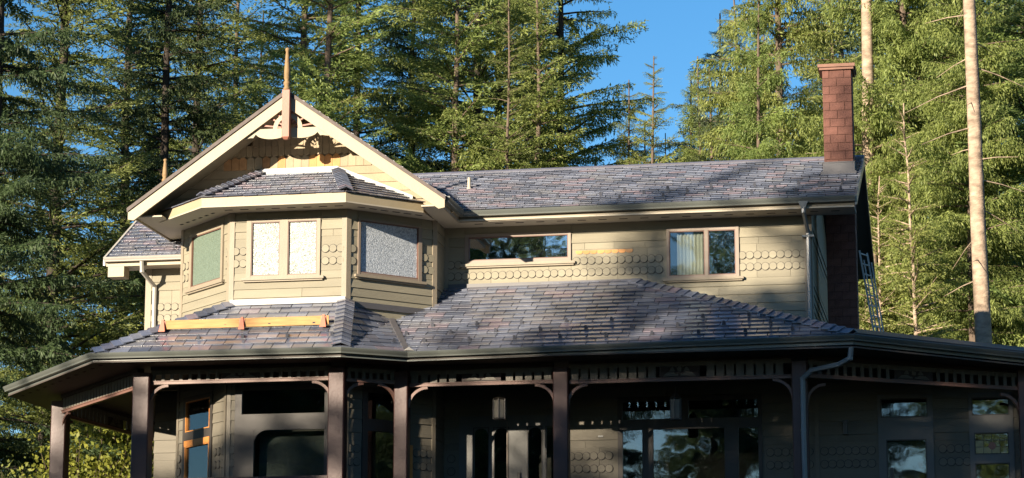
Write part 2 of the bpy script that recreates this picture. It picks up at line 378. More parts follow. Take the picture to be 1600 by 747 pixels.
# corner trims
def trimbox(fr, a0, a1, z0, z1, t=.035, m='trim', name='corner_trim'):
    mb = MB(); fr.box(mb, a0, a1, -.01, t, z0, z1); return mk(name, mb, m, house)
trimbox(fr_f, -.014, .085, 4.40, 6.26); trimbox(fr_f, 2.4 - .085, 2.414, 4.40, 6.26)
trimbox(fr_l, 2.1213 - .09, 2.1213 + .012, 4.38, 6.26, .033); trimbox(fr_l, 0, .10, 4.15, 6.26)
trimbox(fr_r, -.012, .09, 4.38, 6.26, .033); trimbox(fr_r, 2.1213 - .09, 2.135, 4.30, 6.26)
trimbox(fr_main, 0, .09, 4.9, 6.26); trimbox(fr_main, 6.15 - XL - .13, 6.15 - XL + .03, 3.6, 6.26)
trimbox(FE, -.03, .11, 3.5, 6.26, .034)
f2 = Fr((-7.8, LW, 0), (1, 0, 0)); trimbox(f2, -.02, .11, 3.8, 5.6); trimbox(f2, .80, .95, 3.8, 5.6)

# ---- windows ----------------------------------------------------
def window(fr, op, panes, glass, sill=True, fm='frame', depth=.05, room=None, label=None, bead='frame_red', sill_m='trim', casing=None):
    a0, a1, z0, z1 = op
    cells = sorted(panes); mb = MB()
    b0, b1 = -.02, depth
    # frame built as bars around panes
    zt = max(p[3] for p in cells); zb = min(p[2] for p in cells)
    cols = sorted({(p[0], p[1]) for p in cells}); rows = sorted({(p[2], p[3]) for p in cells})
    xs = [a0] + [v for c in cols for v in c] + [a1]
    for i in range(0, len(xs), 2): fr.box(mb, xs[i], xs[i + 1], b0, b1, z0, z1)
    zs = [z0] + [v for r_ in rows for v in r_] + [z1]
    for c in cols:
        for i in range(0, len(zs), 2):
            if zs[i + 1] - zs[i] > .004: fr.box(mb, c[0], c[1], b0, b1 - .004, zs[i], zs[i + 1])
    W = mk('window', mb, casing or fm, house, label=label)
    for p in cells:
        mb = MB(); t = .018
        for q in ((p[0], p[0] + t, p[2], p[3]), (p[1] - t, p[1], p[2], p[3]), (p[0] + t, p[1] - t, p[2], p[2] + t), (p[0] + t, p[1] - t, p[3] - t, p[3])):
            fr.box(mb, q[0], q[1], b0, b1 - .012, q[2], q[3])
        mk('glazing_bead', mb, bead, W)
        mb = MB(); fr.box(mb, p[0] + t, p[1] - t, -.005, .006, p[2] + t, p[3] - t); mk('pane', mb, glass if isinstance(glass, str) else glass[cells.index(p)], W)
    if sill:
        mb = MB(); fr.box(mb, a0 - .08, a1 + .09, 0, depth + .05, z0 - .055, z0 - .002); fr.box(mb, a0 - .05, a1 + .06, 0, depth + .02, z0 - .085, z0 - .056); mk('sill', mb, sill_m, W)
    if room:
        mb = MB(); d = room
        fr.box(mb, a0, a1, -d - .04, -d, z0, z1)
        fr.box(mb, a0 - .04, a0, -d, -.03, z0, z1); fr.box(mb, a1, a1 + .04, -d, -.03, z0, z1)
        fr.box(mb, a0, a1, -d, -.03, z0 - .04, z0); fr.box(mb, a0, a1, -d, -.03, z1, z1 + .04)
        mk('dim_room', mb, 'interior', W)
    return W
window(fr_f, OPF, [(-4.89 + 5.33, -4.30 + 5.33, 4.95, 6.05), (-4.13 + 5.33, -3.53 + 5.33, 4.95, 6.05)], 'pebble', label='double sash of sparkling pebbled glass', casing='trim')
window(fr_l, OPL, [(.50, 1.78, 4.98, 6.03)], 'pebble_green', label='grey-green pebbled window of the left bay face', casing='trim')
window(fr_r, OPR, [(.30, 1.68, 5.0, 6.06)], 'pebble_blue', label='shaded pebbled window of the right bay face')
window(fr_main, shift(OPD, XL), [shift((-.91, 1.18, 5.565, 6.055), XL)], 'glass', room=.5, label='long low horizontal window')
WE = window(fr_main, shift(OPE, XL), [shift((3.27, 4.00, 5.10, 6.03), XL), shift((4.07, 4.63, 5.10, 6.03), XL)], ['glass_dim', 'glass'], room=.9, label='two-sash window with a white curtain')
def curtain(fr, a0, a1, z0, z1, b, W, n=26, amp=.03):
    mb = MB(); lo = []; hi = []
    for i in range(n + 1):
        a = a0 + (a1 - a0) * i / n; bb = b + amp * math.sin(i * 1.9)
        lo.append(fr(a, bb, z0)); hi.append(fr(a, bb, z1))
    mb.add(lo + hi, [(i, i + 1, n + 2 + i, n + 1 + i) for i in range(n)]); mk('curtain', mb, 'curtain', W, smooth=True)
curtain(fr_main, 3.42 - XL, 3.98 - XL, 5.08, 5.98, -.09, WE)
for k in range(8):                                   # bare cedar scallops left unpainted beside the low window
    c_ = at(905 + 11.2 * k, 385, 0); mb = MB(); r_ = .072; a_ = c_.x - XL
    pts = [(a_ - r_, 5.70), (a_ - r_, 5.66)] + [(a_ - r_ * math.cos(t_), 5.66 - r_ * .5 * math.sin(t_)) for t_ in [math.pi * j / 6 for j in range(1, 6)]] + [(a_ + r_, 5.66), (a_ + r_, 5.70)]
    fr_main.poly(mb, pts, .012, .021); mk('bare_shingle', mb, 'orangewood' if k < 7 else 'stain', wl_main)
# ---- roofs and tiles --------------------------------------------
tile_pool = []; TILE_E = .205
def roof_plane(name_label, poly3, level, e=TILE_E, tw=.415, pri=None, slab=.05, under='under', guards=None, lift=.0):
    """poly3: 3D points of the plane (first two = eave, left to right seen from outside)"""
    P = [Vector(p) for p in poly3]; u = (P[1] - P[0]).normalized()
    n = u.cross(P[-1] - P[0]); n.normalize()
    if n.z < 0: n = -n
    if level == 2: u = Vector((0, 0, 1)).cross(n).normalized(); u = -u if u.dot(P[1] - P[0]) < 0 else u
    v = n.cross(u)
    if v.z < 0: v = -v
    o = P[0]; pl = [((p - o).dot(u), (p - o).dot(v)) for p in P]
    if area(pl) < 0: pl = pl[::-1]
    mb = MB(); mb.prism([o + u * a + v * b - n * slab for a, b in pl], [o + u * a + v * b for a, b in pl])
    rf = mk('roof', mb, under, house, label=name_label)
    amin = min(a for a, b in pl); amax = max(a for a, b in pl); vmax = max(b for a, b in pl)
    rows = int(vmax / e + 1); tiles = []
    for k in range(-0, rows + 1):
        x = amin - (tw * .5 if k % 2 else 0) - tw * .2 + random.uniform(-.015, .015)
        while x < amax:
            wd = tw * random.uniform(.97, 1.03); gap = .008
            q = [(x + gap, k * e - (.03 if k == 0 else 0)), (x + wd - gap, k * e - (.03 if k == 0 else 0)), (x + wd - gap, k * e + e + .025), (x + gap, k * e + e + .025)]
            jit = random.uniform(-.004, .004); q[0] = (q[0][0], q[0][1] + jit); q[1] = (q[1][0], q[1][1] + jit)
            c = q; full = True
            for i in range(len(pl)):
                p1, p2 = pl[i], pl[(i + 1) % len(pl)]
                if abs(p1[1]) < 1e-3 and abs(p2[1]) < 1e-3: continue
                a, b = (p2[1] - p1[1]), -(p2[0] - p1[0]); cc = a * p1[0] + b * p1[1]
                c = clip(c, a, b, cc)
                if not c: break
            x += wd
            if not c or abs(area(c)) < .006: continue
            h0 = .038 + random.uniform(-.002, .003); th = .020
            def H(b_): return h0 - .027 * (b_ - k * e) / e
            lo = [o + u * a + v * b + n * (H(b) - th) for a, b in c]; hi = [o + u * a + v * b + n * H(b) for a, b in c]
            ctr = sum(hi, Vector()) / len(hi)
            tiles.append((lo, hi, ctr))
    for t in tiles: tile_pool.append((pri if pri is not None else 9, (t[2] - CAM).length, rf, t))
    if guards:
        for k, off in guards:
            x = amin + off
            while x < amax:
                if all((p2[1] - p1[1]) * (x - p1[0]) - (p2[0] - p1[0]) * (k * e - p1[1]) < -.12 * math.hypot(p2[0] - p1[0], p2[1] - p1[1]) or (i == 0) for i, (p1, p2) in enumerate(zip(pl, pl[1:] + pl[:1]))):
                    GUARDS.append((rf, o + u * x + v * (k * e) + n * .046, u, v, n))
                x += .90
    return rf, o, u, v, n
GUARDS = []
# lower porch eave corners
A00 = Vector((-11.1, .55, 3.27)); A0 = Vector((-7.66, -3.75, 3.25)); A1 = Vector((-2.66, -3.75, 3.23)); A2 = Vector((-1.52, -3.0, 3.22)); A3 = Vector((7.10, -3.0, 3.31)); A4 = Vector((11.6, -.55, 3.05))
nM = (A3 - A2).cross(Vector((0, 3.0, 1.76))).normalized()
T3 = Vector((2.5, 0, 5.0)); T0 = Vector((-1.43, 0, 5.0))
B1 = Vector((-2.93, -2.35, 4.36)); B0 = Vector((-5.33, -2.35, 4.36))
nD = (A2 - A1).cross(B1 - A1).normalized(); dv = nD.cross(nM); dv = dv if dv.z > 0 else -dv; dv.normalize()
Vt = Vector((-2.17, -1.59, 4.10)); dv = (Vt - A2).normalized()
BC = Vector((-1.43, -.85, 4.50))
G1 = [(2, .35), (3.35, .8), (4.7, .35)]
roof_plane('porch roof along the front', [A2, A3, T3, T0, Vt + Vector((-.3, .5, .25))], 2, pri=0, guards=[(2, .35), (4, .80), (6, .35)])
roof_plane('porch roof in front of the bay', [A0, A1, B1, B0], 1, pri=0, guards=[(2, .25), (4, .70)])
roof_plane('porch roof between bay and front', [A1, A2, Vt], 1, pri=0, guards=[(2, .3)])
roof_plane('upper triangle of the porch roof under the right bay face', [A1, Vt, B1], 2, pri=0)
dL = (A00 - A0).normalized()
roof_plane('porch roof left of the bay', [A00, A0, B0, B0 + dL * 5.2 + Vector((0, 0, 0))], 1, pri=1)
A000 = Vector((-11.1 + .2, 6.6, 3.25))
roof_plane('porch roof along the left side', [A000, A00, B0 + dL * 5.2, Vector((-7.8, 6.6, 4.5))], 1, pri=8)
roof_plane('porch roof east slope', [A3, Vector((7.1, 0, 3.31)), Vector((2.5, 0, 5.0))], 1, pri=9)
# main upper roof
RZ = 8.16
roof_plane('upper roof above the front wall', [(-4.2, -.66, 6.50), (7.12, -.66, 6.50), (7.12, 3.25, RZ), (-4.2, 3.25, RZ)], 1, pri=5, tw=.385, guards=[(2, .2), (4, .65), (6, .2)])
roof_plane('lower roof of the left wing', [(-8.56, -.70, 5.74), (-4.3, -.70, 5.74), (-4.3, 3.25, 8.14), (-8.56, 3.25, 8.14)], 1, pri=2, tw=.315, guards=[(2, .5), (4, .9), (6, .5)])
mb = MB(); mb.prism([(7.12, 7.5, 6.33), (-8.56, 7.5, 6.33), (-8.56, 3.25, RZ - .02), (7.12, 3.25, RZ - .02)], [(7.12, 7.5, 6.39), (-8.56, 7.5, 6.39), (-8.56, 3.25, RZ + .03), (7.12, 3.25, RZ + .03)])
mk('roof', mb, 'tile_many', house, label='rear roof slope')
mb = MB(); mb.tube([(-4, 3.25, RZ + .02), (7.14, 3.25, RZ + .02)], .05, 6); mk('ridge_cap', mb, 'tile_many', house)
# front gable roof
GX, GY, GZ = -4.20, -2.42, 8.73
gs = .705; ge = 3.27
for sgn in (-1, 1):
    ex = GX + sgn * ge; ez = GZ - gs * ge
    if sgn < 0: pts = [(ex, 3.0, ez), (ex, GY, ez), (GX, GY, GZ), (GX, 3.0, GZ)]
    else: pts = [(ex, GY, ez), (ex, 3.0, ez), (GX, 3.0, GZ), (GX, GY, GZ)]
    roof_plane('front gable roof ' + ('left' if sgn < 0 else 'right') + ' slope', pts, 1, pri=6, e=.21, slab=.10, under='barge')
# bay skirt roof
EL, ER = Vector((-5.76, -3.0, 6.46)), Vector((-2.79, -3.0, 6.46)); SL, SR = Vector((-7.05, -1.72, 6.46)), Vector((-1.50, -1.72, 6.46))
TL, TR = Vector((-4.95, -1.5, 7.24)), Vector((-3.36, -1.5, 7.24))
roof_plane('skirt roof over the bay front', [EL, ER, TR, TL], 1, pri=3, e=.185, tw=.30, slab=.03)
roof_plane('skirt roof over the left bay face', [SL, EL, TL], 1, pri=3, e=.185, tw=.30, slab=.03)
roof_plane('skirt roof over the right bay face', [ER, SR, TR], 1, pri=3, e=.185, tw=.30, slab=.03)
# assign tiles: nearest 290 single, the rest joined
tile_pool.sort(key=lambda t: (0 if t[0] == 0 else 1, t[1]))
rest = {}
for i, (pri, d, rf, (lo, hi, ctr)) in enumerate(tile_pool):
    if i < 292:
        mb = MB(); mb.prism([p - ctr for p in lo], [p - ctr for p in hi])
        ob = mk('roof_tile', mb, 'tile', rf); ob.location = ctr
    else: rest.setdefault(rf.name, (rf, MB()))[1].prism(lo, hi)
for rf, mb in rest.values(): mk('roof_tile', mb, 'tile_many', rf, kind='stuff')
gm = MB()
gm.box(-.045, .045, -.02, .10, 0, .012); gm.prism([(-.04, -.012, .01), (.04, -.012, .01), (.028, -.012, .10), (-.028, -.012, .10)], [(-.04, .004, .01), (.04, .004, .01), (.028, .004, .10), (-.028, .004, .10)])
gm.prism([(-.005, .0, .01), (-.005, .09, .01), (-.005, .0, .09)], [(.005, .0, .01), (.005, .09, .01), (.005, .0, .09)])
gm.v = [(x * .8, y * .8, z * .8) for x, y, z in gm.v]
gmesh = gm.mesh('snow_guard'); gmesh.materials.append(M['guard'])
for rf, o, u, v, n in GUARDS:
    ob = bpy.data.objects.new('snow_guard', gmesh); COL.objects.link(ob); ob.parent = rf
    mt = Matrix((u, v, n)).transposed().to_4x4(); mt.translation = o; ob.matrix_basis = mt
# hip caps
def hipcaps(Pa, Pb, n1, n2, w=.16, step=.19, parent=None, th=.02, h=.05, m='tile'):
    Pa, Pb = Vector(Pa), Vector(Pb); d = (Pb - Pa); L = d.length; d.normalize()
    w1 = -d.cross(n1).normalized(); w2 = d.cross(n2).normalized()
    up = (n1 + n2).normalized()
    k = 0
    while k * step < L - .05:
        a = Pa + d * (k * step); b = Pa + d * min(L + .05, (k + 1) * step + .05)
        mb = MB(); v = []
        for q, hh in ((a, h + .034), (b, h - .008)):
            for t in (0, th):
                v += [q + w1 * w + n1 * (hh * .9 + t), q + up * (hh + .025 + t), q + w2 * w + n2 * (hh * .9 + t)]
        # v: a_lo(0..2) a_hi(3..5) b_lo(6..8) b_hi(9..11)
        mb.add(v, [(3,4,10,9), (4,5,11,10), (1,0,6,7), (2,1,7,8), (0,1,4,3), (1,2,5,4), (7,6,9,10), (8,7,10,11), (0,3,9,6), (2,8,11,5)])
        mk('hip_cap', mb, m, house); k += 1
def nplane(a, b, c):
    n = (b - a).cross(c - a).normalized(); return n if n.z > 0 else -n
nB = nplane(A0, A1, B0); nD = nplane(A1, A2, B1); nMm = nplane(A2, A3, T0); nL = nplane(A00, A0, B0); nE = nplane(A3, Vector((7.1, 0, 3.31)), T3)
hipcaps(A1, B1, nB, nD, .17, .155)
hipcaps(A0, B0, nL, nB, .15, .20)
hipcaps(A3, T3, nMm, nE, .15, .22)
hipcaps(ER, TR, nplane(EL, ER, TL), nplane(ER, SR, TR), .13, .135, th=.022)
hipcaps(EL, TL, nplane(SL, EL, TL), nplane(EL, ER, TL), .12, .17)
# valley flashing
mb = MB(); a, b = A2 + dv * .05, Vt; s = dv.cross(Vector((0, 0, 1))).normalized()
mb.prism([a - s * .07 + Vector((0, 0, .03)), a + s * .07 + Vector((0, 0, .03)), b + s * .07 + Vector((0, 0, .03)), b - s * .07 + Vector((0, 0, .03))], [p + Vector((0, 0, .045)) for p in (a - s * .06, a + s * .06, b + s * .06, b - s * .06)])
mk('valley_flashing', mb, 'flash_dark', house)
mb = MB(); mb.add([A2 + Vector(p) for p in ((-.16, -.02, .02), (.16, -.06, .02), (0, -.13, .02), (0, .16, .13))], [(0, 2, 3), (2, 1, 3), (1, 0, 3), (0, 1, 2)]); mk('splash_guard', mb, 'gutter_pale', house)
# wall flashings
mb = MB(); fr_main.box(mb, .1, 2.5 - XL, 0, .06, 4.99, 5.075); mk('wall_flashing', mb, 'flash_dark', house)
mb = MB(); fr_f.box(mb, .02, 2.4, 0, .055, 4.36, 4.475); mk('wall_flashing', mb, 'flash_white', house, label='shiny white flashing under the bay front')
mb = MB(); fr_r.box(mb, .02, 2.12, 0, .045, 4.28, 4.40); mk('wall_flashing', mb, 'flash_dark', house)
# ---- gutters, fascias, soffits ----------------------------------
GP = [(0, 0), (.115, 0), (.125, -.012), (.118, -.03), (.108, -.05), (.085, -.085), (.08, -.112), (.0, -.118)]
def lower(pts, dz): return [Vector(p) + Vector((0, 0, dz)) for p in pts]
mk('gutter', sweep(lower([A00, A0, A1, A2, A3, A4, A4 + Vector((.2, 5, 0))], .0), GP), 'gutter', house, label='porch gutter')
mk('fascia', sweep(lower([A000, A00, A0, A1, A2, A3, A4, A4 + Vector((.2, 5, 0))], -.02), [(-.04, 0), (-.004, 0), (-.004, -.16), (-.04, -.16)]), 'gutter', house)
UG = [(GX - ge + .02, -2.30, 6.42), (GX - ge + .02, -.9, 6.42)]
UP = [Vector((7.12, -.66, 6.49))]
mk('gutter', sweep([(GX + ge - .03, -2.28, 6.46), (GX + ge - .03, -.68, 6.47), (7.10, -.68, 6.49)], GP), 'gutter', house, label='upper gutter')
mk('fascia', sweep([(GX + ge - .05, -2.2, 6.44), (GX + ge - .05, -.66, 6.44), (7.08, -.66, 6.46)], [(-.03, 0), (-.004, 0), (-.004, -.19), (-.03, -.19)]), 'trim', house)
mk('gutter', sweep([(GX - ge + .02, 2.5, 6.42), (GX - ge + .02, -2.28, 6.42)], [(o * .9, z * .8) for o, z in GP]), 'gutter_pale', house, label='pale gutter at the left of the gable')
mk('fascia', sweep([(GX - ge + .04, 2.5, 6.40), (GX - ge + .04, -2.28, 6.40)], [(-.04, 0), (-.004, 0), (-.004, -.16), (-.04, -.16)]), 'barge', house)
mk('gutter', sweep([(-8.56, -.72, 5.76), (-6.86, -.72, 5.76)], [(o * 1.0, z * .8) for o, z in GP]), 'gutter_pale', house, label='pale gutter of the left wing')
mk('fascia', sweep([(-8.54, -.70, 5.73), (-6.86, -.70, 5.73)], [(-.04, 0), (-.004, 0), (-.004, -.15), (-.04, -.15)]), 'barge', house)
def soffit(pts, z, m, t=.03, label=None):
    mb = MB(); mb.prism([(x, y, z - t) for x, y in pts], [(x, y, z) for x, y in pts]); return mk('soffit', mb, m, house, label=label)
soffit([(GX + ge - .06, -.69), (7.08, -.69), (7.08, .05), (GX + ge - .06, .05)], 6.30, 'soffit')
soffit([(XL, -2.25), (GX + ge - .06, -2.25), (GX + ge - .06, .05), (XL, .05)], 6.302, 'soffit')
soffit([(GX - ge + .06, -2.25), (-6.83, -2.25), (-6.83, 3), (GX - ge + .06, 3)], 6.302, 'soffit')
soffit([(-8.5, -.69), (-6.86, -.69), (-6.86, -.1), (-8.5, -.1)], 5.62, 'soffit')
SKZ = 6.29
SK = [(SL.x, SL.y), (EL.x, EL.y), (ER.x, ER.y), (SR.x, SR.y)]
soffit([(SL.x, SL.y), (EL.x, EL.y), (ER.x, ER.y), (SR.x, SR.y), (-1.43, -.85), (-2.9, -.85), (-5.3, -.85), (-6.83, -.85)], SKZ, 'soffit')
mk('fascia', sweep([SL, EL, ER, SR], [(-.03, .0), (.0, .0), (.0, -.17), (-.03, -.17)]), 'barge', house, label='cream fascia of the bay skirt roof')
mk('drip_edge', sweep(lower([SL, EL, ER, SR], .022), [(-.03, 0), (.025, 0), (.025, -.016), (-.03, -.016)]), 'beam', house)
def vents(p0, p1, z, n, rot=True, l=.17, w_=.055):
    p0, p1 = Vector((*p0, 0)), Vector((*p1, 0)); d = (p1 - p0).normalized(); s = Vector((-d.y, d.x, 0))
    for k in range(n):
        c = p0 + (p1 - p0) * ((k + .5) / n); mb = MB(); q = [(1, 1), (.7, 1.25), (-.7, 1.25), (-1, 1), (-1, -1), (-.7, -1.25), (.7, -1.25), (1, -1)]
        P_ = [c + d * (l / 2 * a) + s * (w_ / 2 * b / 1.25) for a, b in q]
        mb.prism([(p.x, p.y, z - .004) for p in P_], [(p.x, p.y, z + .004) for p in P_]); mk('soffit_vent', mb, 'dark', house)
vents((-.85, -.35), (6.9, -.35), 6.27, 18)
vents((-5.45, -2.68), (-2.85, -2.68), SKZ - .03, 8)
vents((-6.75, -1.38), (-5.6, -2.53), SKZ - .03, 6, l=.12)
vents((-2.70, -2.55), (-1.55, -1.40), SKZ - .03, 6)
# porch ceiling
PC = [(A000.x, 6.4), (A00.x, A00.y), (A0.x, A0.y), (A1.x, A1.y), (A2.x, A2.y), (A3.x, A3.y), (A4.x, A4.y), (A4.x + .2, 4)]
ZP = 3.07
mb = MB()
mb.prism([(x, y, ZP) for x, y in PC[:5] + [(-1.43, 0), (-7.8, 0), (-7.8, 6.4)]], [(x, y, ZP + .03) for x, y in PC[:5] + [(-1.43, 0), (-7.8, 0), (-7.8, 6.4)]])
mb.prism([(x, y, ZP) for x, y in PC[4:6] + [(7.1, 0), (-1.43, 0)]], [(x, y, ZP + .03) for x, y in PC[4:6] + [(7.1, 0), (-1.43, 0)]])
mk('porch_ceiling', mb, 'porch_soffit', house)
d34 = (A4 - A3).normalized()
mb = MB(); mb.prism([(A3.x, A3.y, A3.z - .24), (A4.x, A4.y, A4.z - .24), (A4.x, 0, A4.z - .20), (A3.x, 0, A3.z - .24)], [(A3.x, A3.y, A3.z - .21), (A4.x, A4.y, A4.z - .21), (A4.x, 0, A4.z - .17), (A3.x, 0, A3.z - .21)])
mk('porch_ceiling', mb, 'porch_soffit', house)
def inset(p, q, d):
    p, q = Vector(p), Vector(q); u = (q - p); u.z = 0; u.normalize(); return Vector((-u.y, u.x, 0)) * d
vents((A0.x + .5, A0.y + .22), (A1.x, A1.y + .22), ZP, 11, l=.16)
i_ = inset(A00, A0, .25); vents(tuple((A00 + i_).xy), tuple((A0 + i_).xy), ZP, 11, l=.14, w_=.06)
vents((A2.x, A2.y + .22), (A3.x, A3.y + .22), ZP, 19, l=.16)
# right wing flat roof
e3, e4 = A3 + Vector((0, 0, .02)), A4 + Vector((0, 0, .02))
mb = MB(); up1 = Vector((0, 0, .16))
mb.prism([e3 - Vector((0, 0, .06)), e4 - Vector((0, 0, .06)), e4 + Vector((.2, 8, .1)), Vector((6.3, 8, 3.45)), Vector((6.3, -2.6, 3.33))], [e3 + Vector((0, 0, .01)), e4 + Vector((0, 0, .01)), e4 + Vector((.2, 8, .25)), Vector((6.3, 8, 3.6)), Vector((6.3, -2.6, 3.40))])
mk('roof', mb, 'flatroof', house, label='low dark roof of the right wing')
ri = e3 + inset(e3, e4, .42) + Vector((.15, 0, .17)); rj = e4 + inset(e3, e4, .42) + Vector((0, 0, .19))
mb = MB(); mb.prism([e3 + Vector((.03, .0, .012)), e4 + Vector((0, 0, .012)), rj - Vector((0, 0, .02)), ri - Vector((0, 0, .02))], [e3 + Vector((.03, 0, .03)), e4 + Vector((0, 0, .03)), rj, ri])
mb.prism([ri - Vector((0, 0, .02)), rj - Vector((0, 0, .02)), rj + Vector((0, 3, -.02)), ri + Vector((0, 3, -.02))], [ri, rj, rj + Vector((0, 3, 0)), ri + Vector((0, 3, 0))])
mk('roof', mb, 'flatroof', house, label='dark metal edge slope of the right wing')
# rake boards on the right end
def bar(P0, P1, a, b, m, name, label=None):        # bar with section a (x) * b (z) between two points
    P0, P1 = Vector(P0), Vector(P1); mb = MB()
    mb.prism([P0 + Vector((0, 0, -b)), P0 + Vector((a, 0, -b)), P0 + Vector((a, 0, 0)), P0], [P1 + Vector((0, 0, -b)), P1 + Vector((a, 0, -b)), P1 + Vector((a, 0, 0)), P1]); return mk(name, mb, m, house, label=label)
bar((7.09, -.70, 6.51), (7.09, 3.25, RZ + .03), .045, .20, 'gutter', 'rake_board'); bar((7.09, 3.25, RZ + .03), (7.09, 7.5, 6.37), .045, .20, 'gutter', 'rake_board')
bar((6.16, -.66, 6.44), (6.16, 3.2, RZ - .08), .92, .03, 'gutter', 'rake_soffit'); bar((6.16, 3.2, RZ - .08), (6.16, 7.5, 6.30), .92, .03, 'gutter', 'rake_soffit')
bar((-8.60, -.72, 5.78), (-8.60, 3.25, 8.18), .045, .18, 'gutter_pale', 'rake_board'); bar((-8.60, 3.25, 8.18), (-8.60, 7.5, 6.4), .045, .18, 'gutter_pale', 'rake_board')
mb = MB(); mb.box(-8.50, -8.15, -.69, -.35, 5.36, 5.60); mk('eave_return', mb, 'barge', house)
# ---- front gable: barge boards, ornament, gable wall -------------
BY0, BY1 = -2.44, -2.39
bw = .33
for sgn in (-1, 1):
    def G(t, d): return (GX + sgn * t, GZ - .02 - gs * t - d)
    pts = [G(0, 0), G(ge, 0), (GX + sgn * ge, G(ge, 0)[1] - .28), (GX + sgn * (ge - .28), G(ge - .28, 0)[1] - .37), G(0, .40)]
    pts = [G(0, .0), G(ge + .02, 0), G(ge + .02, .19), G(ge - .10, .30), G(0, .30)]
    mb = MB(); mb.prism([(x, BY0, z) for x, z in pts], [(x, BY1, z) for x, z in pts]); mk('barge_board', mb, 'barge', house)
    pts = [G(0, -.055), G(ge + .04, -.055), G(ge + .04, .03), G(0, .03)]
    mb = MB(); mb.prism([(x, BY0 - .03, z) for x, z in pts], [(x, BY0 - .002, z) for x, z in pts]); mk('rake_edge', mb, 'rake', house)
# gable wall
GW = -1.5
fg = Fr((GX, GW, 0), (1, 0, 0))
def gw_half(z): return (GZ - .12 - z) / gs
mb = MB(); fg.poly(mb, [(-gw_half(6.3), 6.3), (gw_half(6.3), 6.3), (0, GZ - .12)], -.1, 0); GWL = mk('wall', mb, 'gable', house, label='gable wall with scalloped shingles')
def trap_board(z0, z1, m, t0=.03, t1=.012, name='siding_board'):
    h0, h1 = gw_half(z0), gw_half(z1); mb = MB()
    mb.hexa([fg(-h0, 0, z0), fg(h0, 0, z0), fg(h1, 0, z1), fg(-h1, 0, z1), fg(-h0, t0, z0), fg(h0, t0, z0), fg(h1, t1, z1), fg(-h1, t1, z1)]); mk(name, mb, m, GWL)
for k in range(4): trap_board(6.60 + .19 * k, 6.785 + .19 * k, 'gable')
def shingle_row(z0, z1, w_, shape, mfun, t=.03, xs=None):
    x = -gw_half(z1) + .0
    h = gw_half((z0 + z1) / 2)
    n = int(2 * h / w_); x = -n * w_ / 2
    for k in range(n):
        mt = mfun(x + w_ / 2)
        if mt:
            a0, a1 = x + .003, x + w_ - .003; c = (a0 + a1) / 2; r = (a1 - a0) / 2
            if shape == 'round': pts = [(a0, z1), (a0, z0 + r * .7)] + [(c - r * math.cos(t_), z0 + r * .7 - r * .7 * math.sin(t_)) for t_ in [math.pi * j / 6 for j in range(1, 6)]] + [(a1, z0 + r * .7), (a1, z1)]
            elif shape == 'peak': pts = [(a0, z0), (a1, z0), (a1, z1 - .06), (c, z1), (a0, z1 - .06)]
            else: pts = [(a0, z0), (a1, z0), (a1, z1), (a0, z1)]
            mb = MB(); fg.poly(mb, pts[::-1], t - .02, t + random.uniform(0, .006)); mk('gable_shingle', mb, mt, GWL)
        x += w_
px_ = lambda x: at(x, 250, GW).x - GX
ob_a, ob_b = (px_(478), px_(531)), (px_(350), px_(392))
def om(x):
    if ob_a[0] < x < ob_a[1] or px_(440) < x < px_(452): return 'orangewood'
    if ob_b[0] < x < ob_b[1] or px_(405) < x < px_(425): return 'stain'
    return 'gable'
shingle_row(7.34, 7.62, .165, 'peak', om, .03)
shingle_row(7.60, 7.84, .135, 'round', lambda x: 'gable', .055)
shingle_row(7.80, 8.04, .135, 'round', lambda x: 'gable', .075)
shingle_row(8.00, 8.24, .135, 'round', lambda x: 'gable', .095)
# skirt flashing
mb = MB(); fg.box(mb, TL.x - GX, TR.x - GX + .03, 0.035, .085, 7.22, 7.335); mk('wall_flashing', mb, 'flash_white', house, label='white flashing above the bay skirt roof')
def slopeflash(p, q, t=.09):
    p, q = Vector(p), Vector(q); mb = MB(); o_ = Vector((0, -.09, 0))
    mb.prism([p + o_, q + o_, q + o_ + Vector((0, 0, t)), p + o_ + Vector((0, 0, t))], [p, q, q + Vector((0, 0, t)), p + Vector((0, 0, t))]); mk('wall_flashing', mb, 'flash_white', house)
slopeflash(TR + Vector((0, 0, .01)), SR + Vector((-.25, .2, .10))); slopeflash(TL + Vector((-.55, 0, -.20)), TL + Vector((0, 0, .02)), .07)
# ornament in the peak
OR = -2.36
fo = Fr((GX, OR, 0), (1, 0, 0)); zb = at(449, 202, OR).z
ox = at(450, 200, OR).x - GX
# scroll board
half = (GZ - .30 - zb) / gs + .05
top = zb + .02; N = 36; pts_lo = []; pts_hi = []
for i in range(N + 1):
    a = -half - .25 + (2 * half + .5) * i / N; ph = (abs(a) % .62) / .62
    low = top - .13 - .085 * math.sin(ph * math.pi) ** .6 + (.05 if ph < .12 else 0)
    if abs(a) > half: low = min(low + .02, top - .02)
    pts_lo.append((a, low)); pts_hi.append((a, top))
def strip(fr, lo, hi, b0, b1):
    mb = MB()
    for i in range(len(lo) - 1): fr.poly(mb, [lo[i], lo[i + 1], hi[i + 1], hi[i]], b0, b1)
    return mb
mk('scroll_board', strip(fo, pts_lo, pts_hi, -.02, .02), 'barge', house)
ring = []; r0, r1 = .215, .305
lo = [(ox + r0 * math.cos(t_), top + r0 * math.sin(t_)) for t_ in [math.pi * (1 - j / 16) for j in range(17)]]
hi = [(ox + r1 * math.cos(t_), top + r1 * math.sin(t_)) for t_ in [math.pi * (1 - j / 16) for j in range(17)]]
mk('sunburst_ring', strip(fo, lo, hi, -.02, .022), 'barge', house)
